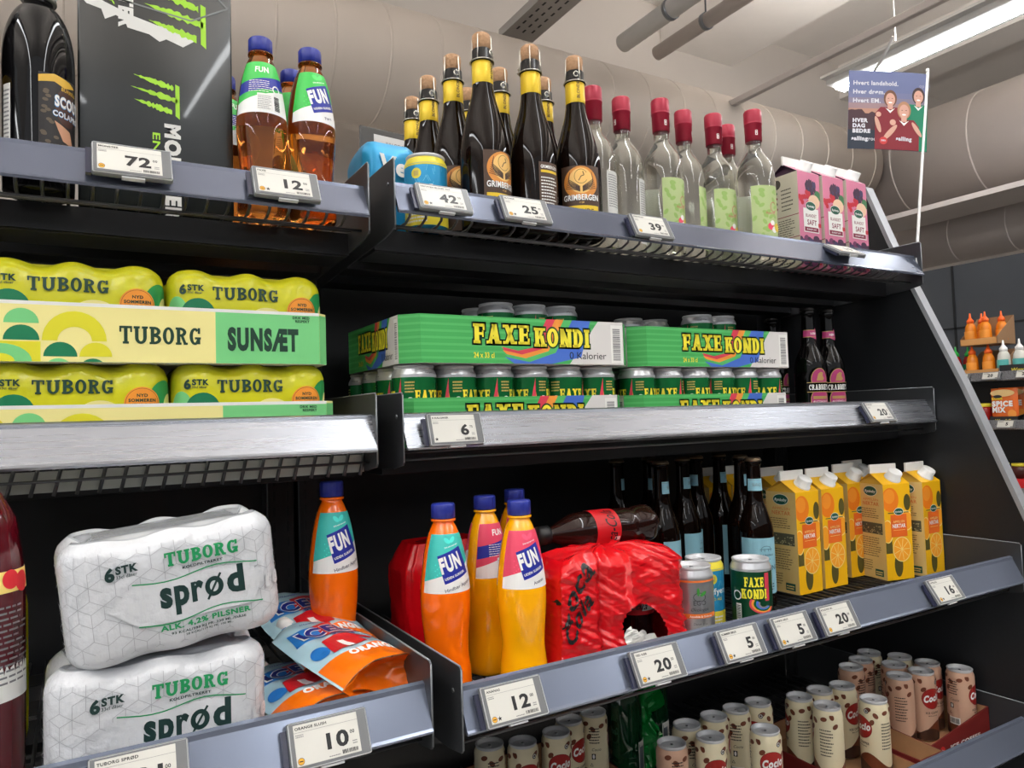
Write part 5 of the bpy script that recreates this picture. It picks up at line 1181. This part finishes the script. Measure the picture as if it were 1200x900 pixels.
# torn white inner edge
p = B(); n_ = 18; lo = [(.030+.047*cos(radians(200+i*8)), .050-.25*.047*cos(radians(200+i*8))+.036*sin(radians(200+i*8))) for i in range(n_)]
hi = [(x+.004, z+.004+.030*sin((i+1.5)/n_*pi)+.003*sin(i*1.9)) for i, (x, z) in enumerate(lo)]
p.decal(poly(lo+hi[::-1]), torn, lambda u, v, h: (FM(u, max(v, .01), 0)[0], FM(u, max(v, .01), 0)[1]-.0005, v), 0, .006, .006); p.build('torn_flap', t, 'white torn inner side of the film')
def cola_small(par=None):
    pr = smoothp([(.018, 0), (.0265, .003), (.0285, .012), (.0265, .04), (.0278, .07), (.0285, .095), (.0265, .115), (.017, .138), (.0125, .148), (.0125, .152)], 3)
    return pr
for i, (x, y, lb) in enumerate([(.345, -.085, 'small cola bottle seen right in the torn hole of the red pack'), (.284, -.085, 'small cola bottle seen left in the torn hole of the red pack'), (.318, -.082, '')][:2]):
    tt = thing('cola_bottle', lb, 'bottle', (x-.018*0, y+.01, S3+.003), 0, group='small cola bottles inside the torn red pack'); pr = cola_small()
    B().lathe(pr, ckb, 36).build('body', tt); B().lathe([(.0145, .1415), (.0145, .153), (0, .1535)], black_ink, 24).build('cap', tt)
    f = lerp_prof(pr); p = B().decal(rect(-.08, .060, .08, .092), cklab, cyl(lambda v: f(v)+.0004, .028), 0, .004); p.decal(rect(-.01, .066, .02, .086), whitep, cyl(lambda v: f(v)+.0004, .028), .0003, .004); p.decal(text('Cola', -.03, .068, .010, .02, shear=.4), black_ink, cyl(lambda v: f(v)+.0004, .028), .0004, .004); p.build('label', tt)
# second red pack behind
t = thing('cola_pack', 'red film pack half hidden behind the orange and yellow squash bottles', 'drinks pack', (.105, .105, S3), 0)
B().grid(lambda u, v: (.075*math.copysign(abs(cos(u*2*pi))**.45, cos(u*2*pi))*(1-.25*max(0, v-.8)*5)+.004*noise.noise(Vector((u*30, v*6, 2))), .045*math.copysign(abs(sin(u*2*pi))**.45, sin(u*2*pi))*(1-.3*max(0, v-.8)*5), v*.175), 90, 20, film).add([(0.04*cos(i*pi/8), .02*sin(i*pi/8), .174) for i in range(16)], [list(range(16))], film).build('film', t)
# lying cola bottle on the pack
t = thing('cola_bottle', 'cola bottle with red label lying on top of the red film pack', 'bottle', (.205, -.030, -.182), rot=(radians(90), 0, radians(90)))
clr = mat('pet_clear_dark', (38, 14, 10), .05, trans=.25, ior=1.4)
pr = smoothp([(.010, .0), (.010, .015), (.0125, .024), (.022, .045), (.0285, .064), (.0295, .085), (.0290, .120), (.0280, .145), (.0285, .160), (.0265, .172), (.0285, .186), (.0285, .202), (.024, .212), (.014, .214), (0, .212)], 3)
B().lathe(pr, clr, 40, rf=lambda r, z, a: r*(1+.05*sin(a*5)*max(0, min(1, (z-.165)/.03)))).build('body', t); B().lathe([(.0, -.003), (.0145, -.0025), (.0145, .015), (.012, .016)], black_ink, 40).build('cap', t)
f = lerp_prof(pr); p = B(); Mc = cyl(lambda v: max(f(v), .0285)+.0004, .029, pi)
p.decal(rect(-.09, .086, .09, .132), cklab, Mc, 0, .004, .01); p.decal(text('Coca-Cola', .002, .124, .020, .01, 'c', rot=pi, shear=.3, width=.075), black_ink, Mc, .0004, .004, .01); p.decal(xf(text('ZERO', 0, 0, .006, .01), .02, .095, rot=-pi/2), black_ink, Mc, .0004, .004); p.decal(rect(.010, .120, .016, .130), whitep, Mc, .0004, .004); p.decal(para(.022, .09, .012, .036, 8, 3, .35), black_ink, Mc, .0004, .004)
p.build('label', t)
# ================================================================ slush pouches
pw = K('pouch_blue', (176, 212, 226), .22, coat=.4); po = K('pouch_orange', (244, 116, 14), .28, coat=.4); pr_ = K('pouch_red', (206, 30, 40), .35); pb_ = K('pouch_navy', (26, 40, 130), .35); pwh = K('pouch_white', (226, 230, 234), .3)
def pouch(seed=0):
    t = thing('slush_pouch', '', 'drink pouch'); Wd, Ln = .060, .175      # spout end at +Y, gusset at -Y
    def S(u, v, side):   # u -1..1 across, v 0..1 along
        w = Wd*(1-.10*max(0, v-.6)/.4-.35*max(0, v-.88)/.12); x = u*w; y = -Ln/2+v*Ln
        th = .021*(max(0, 1-abs(u)**2.6))*(1-.75*v)+.004*(1-abs(u)**2)
        n = noise.noise(Vector((x*36+seed, y*36, side*3)))*.004+noise.noise(Vector((x*14+seed, y*18, side*3+5)))*.004
        return (x, y, .024+side*th+n*(1-abs(u)**4))
    b = B(); b.grid(lambda p, q: S(p*2-1, q, 1), 36, 44, pw); b.grid(lambda p, q: S(1-p*2, q, -1), 24, 24, pwh); b.build('pouch_body', t)
    # open orange gusset at the foot
    g = B()
    def GS(p, q):
        u = p*2-1; a = S(u, 0, 1); c = S(u, 0, -1); x, y, z = [a[i]+(c[i]-a[i])*q for i in range(3)]
        return (x, y-.002+.030*sin(q*pi)*(1-abs(u)**2)+.005*noise.noise(Vector((x*70+seed, q*6, 2))), z)
    g.grid(GS, 36, 14, po); g.build('gusset', t, 'crumpled orange folded foot')
    M = lambda u, v, h: (lambda q: (q[0], q[1], q[2]+.0006+h))(S(u/Wd, (v+Ln/2)/Ln, 1))
    p = B(); D = .005
    p.decal(poly([(-.0585, -.0875), (.0585, -.0875), (.0585, -.052), (.02, -.040), (-.02, -.046), (-.0585, -.038)]), po, M, 0, D, D)
    p.decal(poly([(-.050, .020), (-.045, .056), (.038, .058), (.040, .022)]), K('pouch_tile_blue', (40, 120, 200)), M, 0, D, D); p.decal(poly([(-.010, .020), (-.006, .060), (.042, .062), (.040, .022)]), pr_, M, .0003, D, D)
    p.decal(text('ICEE', -.002, .027, .023, .09, 'c', width=.074), white, M, .0005, D, D); p.decal(text('ICEE', -.002, .028, .021, .05, 'c', width=.070), pb_, M, .0008, D, D)
    p.decal(text('SLUSH', .012, .013, .008, .04, 'c'), pb_, M, .0005, D, D)
    p.decal(poly([(-.035, -.034), (-.028, .004), (-.005, .012), (.022, .006), (.038, -.008), (.030, -.016), (.012, -.014), (.012, -.034)]), pr_, M, .0003, D, D); p.decal(text('I', -.010, -.030, .020, .12, 'c'), white, M, .0006, D, D)
    p.decal(ell(-.042, -.016, .010, .013), K('pouch_tile_blue', (40, 120, 200)), M, .0003, D, D); p.decal(text('ORANGE', .006, -.056, .010, .06, 'c'), white, M, .0006, D, D)
    p.decal(text('STRAWBERRY', 0, .068, .004, .03, 'c'), pb_, M, .0003, D, D)
    p.build('print', t)
    B().lathe([(.006, 0), (.006, .012), (.0095, .0125), (.0095, .028), (.008, .030), (0, .030)], white, 40, c=(-.014, Ln/2-.004, .024), M=Matrix.Rotation(-pi/2, 4, 'X'), rf=lambda r, z, a: r+(.0004 if sin(a*20) > 0 and z > .013 else 0)).build('spout', t); return t
pc = Proto(pouch)
pc('slush pouch lying lowest, mostly under the front one beside the white packs', (-.150, -.062, S3L+.004), rot=(radians(3), 0, radians(10)), group='slush pouches')
pc('front slush pouch with open orange foot on top, next to the shelf divider', (-.108, -.060, S3L+.043), rot=(radians(9), radians(2), radians(18)), group='slush pouches')
pc('rear slush pouch peeking out behind the front one', (-.115, .045, S3L+.052), rot=(radians(16), 0, radians(14)), group='slush pouches')
# ================================================================ green bottles on the bottom shelf
gpet = K('green_pet', (10, 58, 32), .08, coat=.6); gfilm = K('green_film', (16, 150, 62), .2, coat=.5)
def gbottle():
    t = thing('soda_bottle', '', 'bottle'); pr = smoothp([(.02, 0), (.030, .003), (.0325, .012), (.031, .04), (.032, .05), (.031, .06), (.0325, .08), (.0325, .13), (.028, .16), (.018, .18), (.013, .19), (.013, .2)], 3)
    f = lerp_prof(pr); B().lathe(pr, gpet, 36).build('body', t); B().lathe([(.0145, .198), (.0145, .214), (0, .2145)], grn, 30).build('cap', t)
    M = cyl(lambda v: f(v)+.0004, .0325); p = B().decal(rect(-.012, .012, .020, .075), whitep, M, 0, .004); p.decal(rect(-.010, .014, .004, .070), K('label_grey_blue', (110, 120, 130)), M, .0003, .004); p.decal(ring(.012, .03, .006, .006, .0016), black_ink, M, .0003, .004); p.decal(bars(-.0, .05, .018, .018, 9, 2), black_ink, M, .0003, .004); p.build('label', t); return t
gbt = Proto(gbottle)
gbt('dark green soda bottle right of the cream coffee cans under the price rail', (.505, .165, S4), .5); gbt('dark green soda bottle with barcode, right of the crumpled green film', (.605, .205, S4), .3)
t = thing('green_film_wrap', 'crumpled bright green film between the two dark green soda bottles', 'plastic wrap', (.553, .155, S4), .3)
def gf(u, v): a = noise.noise(Vector((u*6, v*7, 1)))*.03; return ((u-.5)*.050+.01*noise.noise(Vector((u*9, v*5, 4))), a+.006*sin(u*20), .205*v)
o = B().grid(gf, 20, 24, gfilm, smooth=False); o.build('film', t)
so = t.children[0].modifiers.new('s', 'SOLIDIFY'); so.thickness = .0012
# ================================================================ flag
FL = thing('paper_flag', 'small printed flag with three players on a thin white pole at rail end', 'flag', (1.262, .004, .290))
B().tube([(0, 0, 0), (.008, -.002, .08), (.034, -.010, .28), (.060, -.018, .475)], .0032, white, 10).lathe([(.0034, .475), (.0040, .477), (.0030, .483), (0, .484)], white, 12, c=(.060, -.018, 0)).build('pole', FL)
top = Vector((.0595, -.018, .470)); up = Vector((.085, -.022, .996)).normalized(); ux = Vector((.862, -.506, .0)); ux = (ux-up*ux.dot(up)).normalized(); ux = (ux*.998-up*.0).normalized(); nn_ = ux.cross(up)
if nn_.y > 0: nn_ = -nn_
fw, fh = .182, .186; org_ = top-ux*fw-up*fh
M0 = flat(org_, ux, up, nn_)
def Mf(u, v, h): x = u; return M0(u, v, h+.004*sin(u/fw*3.0))
b = B(); b.decal(rect(0, 0, fw, fh), K('flag_sky', (104, 112, 150), .6), Mf, 0, .01)
b.decal(rect(0, 0, fw, fh), K('flag_back', (104, 112, 150), .6), lambda u, v, h: Mf(u, v, -.0008), 0, .01); b.build('flag_sheet', FL)
p = B(); D = .01
for i, cr in enumerate([(112, 116, 150), (128, 120, 140), (150, 124, 128), (176, 130, 110), (196, 132, 90)]): p.decal(rect(0, .135-.013*i-.013, fw, .135-.013*i), K('flag_sky_%d' % i, cr, .6), Mf, .0002, D)
rr = random.Random(3); tr = [(fw, .0), (0, .0)]+[(fw*i/24, .084+.006*rr.random()+(.006 if i < 5 else 0)) for i in range(25)]
p.decal(poly(tr), K('flag_crowd', (66, 40, 48), .6), Mf, .0004, D); p.decal(rect(0, 0, fw, .045), K('flag_navy', (34, 44, 58), .6), Mf, .0006, D)
skin_m = K('flag_skin', (206, 158, 140), .6); hair_m = K('flag_hair', (110, 74, 54), .6); jr = K('flag_jersey_red', (128, 32, 44), .6); jg = K('flag_jersey_green', (20, 124, 92), .6)
def fig(cx, top_, s, jm, hm, h0):
    jx = min(cx+.034*s, fw-.0005); p.decal(poly([(cx-.034*s, 0), (jx, 0), (jx, top_-.055*s), (min(cx+.022*s, fw-.001), top_-.040*s), (cx-.022*s, top_-.040*s), (cx-.034*s, top_-.055*s)]), jm, Mf, h0, D)
    p.decal(ell(cx, top_-.019*s, .0150*s, .0200*s), hm, Mf, h0+.0001, D); p.decal(rect(cx-.006*s, top_-.045*s, cx+.006*s, top_-.028*s), skin_m, Mf, h0+.0002, D)
    p.decal(ell(cx, top_-.0215*s, .0110*s, .0155*s), skin_m, Mf, h0+.0003, D); p.decal(poly([(cx-.011*s, top_-.042*s), (cx, top_-.054*s), (cx+.011*s, top_-.042*s), (cx, top_-.048*s)]), white, Mf, h0+.0004, D)
    p.decal(rect(cx-.006*s, top_-.020*s, cx-.003*s, top_-.0185*s)+rect(cx+.003*s, top_-.020*s, cx+.006*s, top_-.0185*s), hair_m, Mf, h0+.0004, D); p.decal(ell(cx, top_-.029*s, .0045*s, .0018*s), white, Mf, h0+.0004, D)
fig(.160, .150, 1.0, jg, K('flag_hair_dark', (60, 40, 40), .6), .0008); fig(.094, .140, 1.0, jr, hair_m, .0014); fig(.126, .114, 1.05, jr, K('flag_hair_blond', (176, 130, 100), .6), .0020)
p.decal(xf(ell(0, 0, .005, .020), .066, .058, rot=.3)+ell(.067, .082, .006)+xf(ell(0, 0, .006, .024), .094, .040, rot=-.7)+ell(.100, .064, .007)+xf(ell(0, 0, .005, .02), .156, .050, rot=.6), skin_m, Mf, .0026, D)
lt = K('flag_text', (206, 206, 214), .6)
for i, s in enumerate(('Hvert landshold.', 'Hver drøm.', 'Hvert EM.')): p.decal(text(s, .010, .152-.021*i, .0098, .03), lt, Mf, .0005, D)
p.decal(text('op til', .162, .152, .008, .02), K('flag_text_dim', (150, 150, 176), .6), Mf, .0005, D)
for i, s in enumerate(('HVER', 'DAG', 'BEDRE')): p.decal(text(s, .010, .063-.0125*i, .0085, .06), lt, Mf, .0010, D)
p.decal(text('salling', .008, .020, .0085, .06), lt, Mf, .0010, D); p.decal(text('group', .040, .020, .0085, .01), lt, Mf, .0010, D); p.decal(ell(.079, .020, .009), K('flag_badge', (200, 60, 60), .6), Mf, .0028, D); p.decal(text('DBU', .079, .0185, .0035, .03, 'c'), lt, Mf, .0031, D); p.decal(text('salling', .126, .022, .0085, .06, 'c'), lt, Mf, .0030, D)
p.build('flag_print', FL)
# ================================================================ far shelf at right
GX = 3.15
t = thing('shelving_unit', 'distant black shelving across the aisle, full of sauces, at right edge', 'shelving', (GX, 0, 0))
B().box((.46, -1.6, -1.4), (.49, 1.6, .10), blk).build('back_panel', t); B().box((0, 1.6, -1.4), (.5, 1.63, .2), blk).build('side_panel', t)
for z in (.128, -.088, -.385, -.65, -.9):
    s_ = B().box((.0, -1.6, z-.030), (.46, 1.6, z-.014), blk).build('shelf', t)
    B().prism([(-.0, z+.004), (-.022, z-.035), (-.018, z-.038), (.006, z)], -1.6, 1.6, alu_m, 'y').build('price_rail', s_)
B().box((.05, -1.6, -1.4), (.49, 1.6, -1.3), blk).build('plinth', t)
def ftag(label, y, z, num):
    t = thing('price_tag', label, 'price tag', (GX-.016, y, z-.017), rot=(radians(-28), 0, radians(-90))); B().box((-.040, -.006, -.020), (.040, 0, .020), tag_grey, .002).build('frame', t)
    M = flat((0, -.006, 0), (1, 0, 0), (0, 0, 1), (0, -1, 0)); B().decal(rect(-.034, -.015, .030, .016), tag_scr, M, .0004).decal(text(num, .010, -.006, .014, .05, 'r'), black_ink, M, .0008).decal(rect(.02, -.014, .03, -.011)+rect(-.03, .010, -.01, .012), black_ink, M, .0008).build('display', t)
ftag('distant price tag reading 20 below the white-capped sauces', .795, .128, '20'); ftag('distant price tag at the picture edge, upper sauce rail', .655, .128, '22'); ftag('distant price tag reading 5 on the rail under the spice bags', .745, -.088, '5')
ftag('distant price tag half behind the side panel, upper rail', .925, .128, '14'); ftag('distant price tag half behind the side panel, lower rail', .87, -.088, '5')
def sauce(liq, cap, lab, h=.15, r=.024):
    t = thing('sauce_bottle', '', 'bottle'); k = h/.15
    B().lathe(smoothp([(r*.8, 0), (r, .003), (r*1.05, .02*k), (r*.98, .06*k), (r*.9, .085*k), (r*.6, .10*k), (r*.5, .104*k)], 2), liq, 20).build('body', t)
    B().lathe([(r*.62, .102*k), (r*.62, .116*k), (r*.45, .120*k), (r*.2, .130*k), (r*.12, .15*k), (0, .15*k)], cap, 18).build('nozzle_cap', t)
    B().decal(rect(-r*1.1, .030*k, r*1.1, .065*k), lab, cyl(r*1.06, r), .0004, .006).build('label', t); return t
so_liq = K('sauce_orange', (226, 130, 26), .25); so_cap = K('sauce_cap_orange', (236, 96, 24), .4); wl = K('sauce_white', (214, 214, 206), .3); sred = K('sauce_red', (150, 26, 22), .25); tealb = K('sauce_teal', (90, 180, 176), .4); gcap = K('sauce_cap_green', (40, 170, 70), .4)
s_o = Proto(sauce, so_liq, so_cap, sorg); s_w = Proto(sauce, wl, white, tealb, .155, .026); s_r = Proto(sauce, sred, white, sred, .15, .026); s_g = Proto(sauce, sred, gcap, dg2)
zt = .114
for i, (y, dz, lb) in enumerate([(.905, .131, 'far orange sauce bottle, leftmost in the upper carton'), (.885, .131, ''), (.84, .131, 'far orange sauce bottle, right front in the upper carton'), (.80, .131, '')]):
    s_o(lb or ['', 'far orange sauce bottle, second in the upper carton', '', 'far orange sauce bottle, rearmost in the upper carton'][i], (GX+.05+(.06 if i % 2 else 0), y, zt+.148), -pi/2, group='orange sauce bottles on the far shelf')
for i, y in enumerate((.905, .865, .835, .80)):
    s_o(['far orange sauce bottle, leftmost in the lower carton', 'far orange sauce bottle, second in the lower carton', 'far orange sauce bottle, third in the lower carton', 'far orange sauce bottle, fourth in the lower carton'][i], (GX+.05+(.065 if i % 2 else 0), y, zt+.003), -pi/2, group='orange sauce bottles on the far shelf')
for i, y in enumerate((.985, .955)): s_g(['far red sauce bottle with green cap, nearer the side panel', 'far red sauce bottle with green cap, right of the other'][i], (GX+.06+i*.05, y, zt), -pi/2)
for i, (y, dx) in enumerate(((.765, .04), (.728, .10), (.700, .04), (.665, .11))): s_w(['far white-capped teal sauce bottle, left front', 'far white-capped sauce bottle behind the left front one', 'far white-capped teal sauce bottle, right front', 'far white-capped sauce bottle farthest right at the back'][i], (GX+dx, y, zt+.003), -pi/2)
for i, y in enumerate((.64, .61)): s_r(['far red sauce bottle with white cap at the picture edge', 'far red sauce bottle with white cap beyond the picture edge'][i], (GX+.05, y, zt+.003), -pi/2)
cbm = K('far_cardboard', (206, 150, 90), .7); cbd = K('far_cardboard_inner', (150, 116, 84), .8)
def fbox(label, y0, y1, z, hf, hb, m, m2, txt=None, d=.16):
    t = thing('display_carton', label, 'cardboard tray', (GX+.012, y1, z), rot=(0, 0, -pi/2)); L = y1-y0     # local x runs towards -Y
    b = B().box((0, -.0, 0), (L, .002, hf), m).box((0, 0, 0), (L, d, .002), m2).box((0, d-.002, 0), (L, d, hb), m2)
    for x in (0, L-.002): b.add([(x, 0, 0), (x, d, 0), (x, d, hb), (x, 0, hf), (x+.002, 0, 0), (x+.002, d, 0), (x+.002, d, hb), (x+.002, 0, hf)], [(0, 1, 2, 3), (7, 6, 5, 4), (2, 6, 7, 3), (1, 5, 6, 2), (0, 3, 7, 4)], m2)
    b.build('carton_body', t)
    if txt: B().decal(text(txt, L/2, hf*.3, hf*.36, .03, 'c', shear=.25), vf_y, flat((0, 0, 0), (1, 0, 0), (0, 0, 1), (0, -1, 0)), .001).build('print', t)
fbox('far brown display carton, upper, tall side at right', .775, .935, zt+.145, .030, .135, cbm, cbd)
fbox('far brown display carton, lower, under the upper one', .775, .925, zt, .032, .125, cbm, cbd)
bk = K('far_carton_black', (38, 38, 40), .5)
fbox('far black display carton below the white-capped sauces', .585, .772, zt, .045, .05, bk, bk, 'Wox&Co')
fbox('far black display carton holding the left spice bags', .71, .825, -.104, .035, .06, bk, bk, 'Wox&Co'); fbox('far black display carton holding the right spice bags', .56, .69, -.104, .035, .06, bk, bk, 'Wox&Co')
def bag(seed):
    t = thing('spice_bag', '', 'food bag')
    b = B(); Fg = lambda s: (lambda p, q: ((p-.5)*.11, s*.014*(1-(2*p-1)**4)*(1-(2*q-1)**4)+.003*noise.noise(Vector((p*5, q*6, seed))), q*.155))
    ob = K('spice_orange', (232, 112, 40), .3); b.grid(Fg(-1), 10, 12, ob); b.grid(Fg(1), 10, 12, ob); b.build('bag_body', t)
    M = flat((0, -.018, 0), (1, 0, 0), (0, 0, 1), (0, -1, 0)); b = B().decal(text('SPICE', -.045, .075, .022, .06, width=.085)+text('MIX', -.045, .048, .022, .06, width=.055), white, M, 0); b.decal(ell(.0, .133, .05, .016), K('spice_pale', (226, 190, 130)), M, 0); b.decal(ell(-.02, .118, .018, .007), bk, M, .001); b.decal(ell(.036, .04, .018), fx_or, M, .001); b.decal(text('CORN', -.045, .104, .010, .04), fx_yel, M, 0); b.build('print', t); return t
bg = Proto(bag, 1)
bg('far orange spice mix bag at the front, left carton', (GX+.035, .770, -.098), -pi/2); bg('far orange spice mix bag behind the front one, left carton', (GX+.085, .760, -.095), -pi/2+.1); bg('far orange spice mix bag in the right carton at the picture edge', (GX+.035, .63, -.098), -pi/2)
t = thing('food_jar', 'far yellow-lidded jar left of the spice bags', 'jar', (GX+.05, .865, -.104)); B().lathe(smoothp([(.03, 0), (.034, .004), (.034, .07), (.028, .08)], 2), sred, 20).build('body', t); B().lathe([(.030, .078), (.030, .095), (0, .096)], vf_y, 20).build('lid', t)
t = thing('dip_carton', 'far red display carton reading DIP on the low shelf', 'cardboard tray', (GX+.012, .95, -.3985), rot=(0, 0, -pi/2))
B().box((0, 0, 0), (.42, .2, .055), K('dip_red', (200, 24, 30), .5)).build('carton_body', t); B().decal(text('DIP', .135, .016, .026, .06), white, flat((0, 0, 0), (1, 0, 0), (0, 0, 1), (0, -1, 0)), .001).build('print', t)
for i, y in enumerate((.90, .82, .74, .66)):
    t = thing('dip_jar', ['first far dark dip jar with yellow lid from the left', 'second far dark dip jar with yellow lid', 'third far dark dip jar with yellow lid', 'last far dark dip jar with yellow lid at the edge'][i], 'jar', (GX+.07, y, -.345)); B().lathe([(.036, 0), (.036, .05), (.03, .056)], K('dip_dark', (70, 24, 20), .3), 20).build('body', t); B().lathe([(.033, .055), (.033, .066), (0, .067)], vf_y, 20).build('lid', t)
for i, y in enumerate((.74, .66)):
    t = thing('snack_bag', ['far pale green snack bag on the lowest visible shelf', 'far pale green snack bag at the picture edge, low'][i], 'food bag', (GX+.05, y, -.664), rot=(0, 0, -pi/2)); B().grid(lambda p, q: ((p-.5)*.07, -.012*(1-(2*p-1)**2), q*.19), 8, 8, K('snack_green', (150, 176, 110), .4)).grid(lambda p, q: ((.5-p)*.07, .012*(1-(2*p-1)**2), q*.19), 8, 8, K('snack_green', (150, 176, 110), .4)).build('bag_body', t)
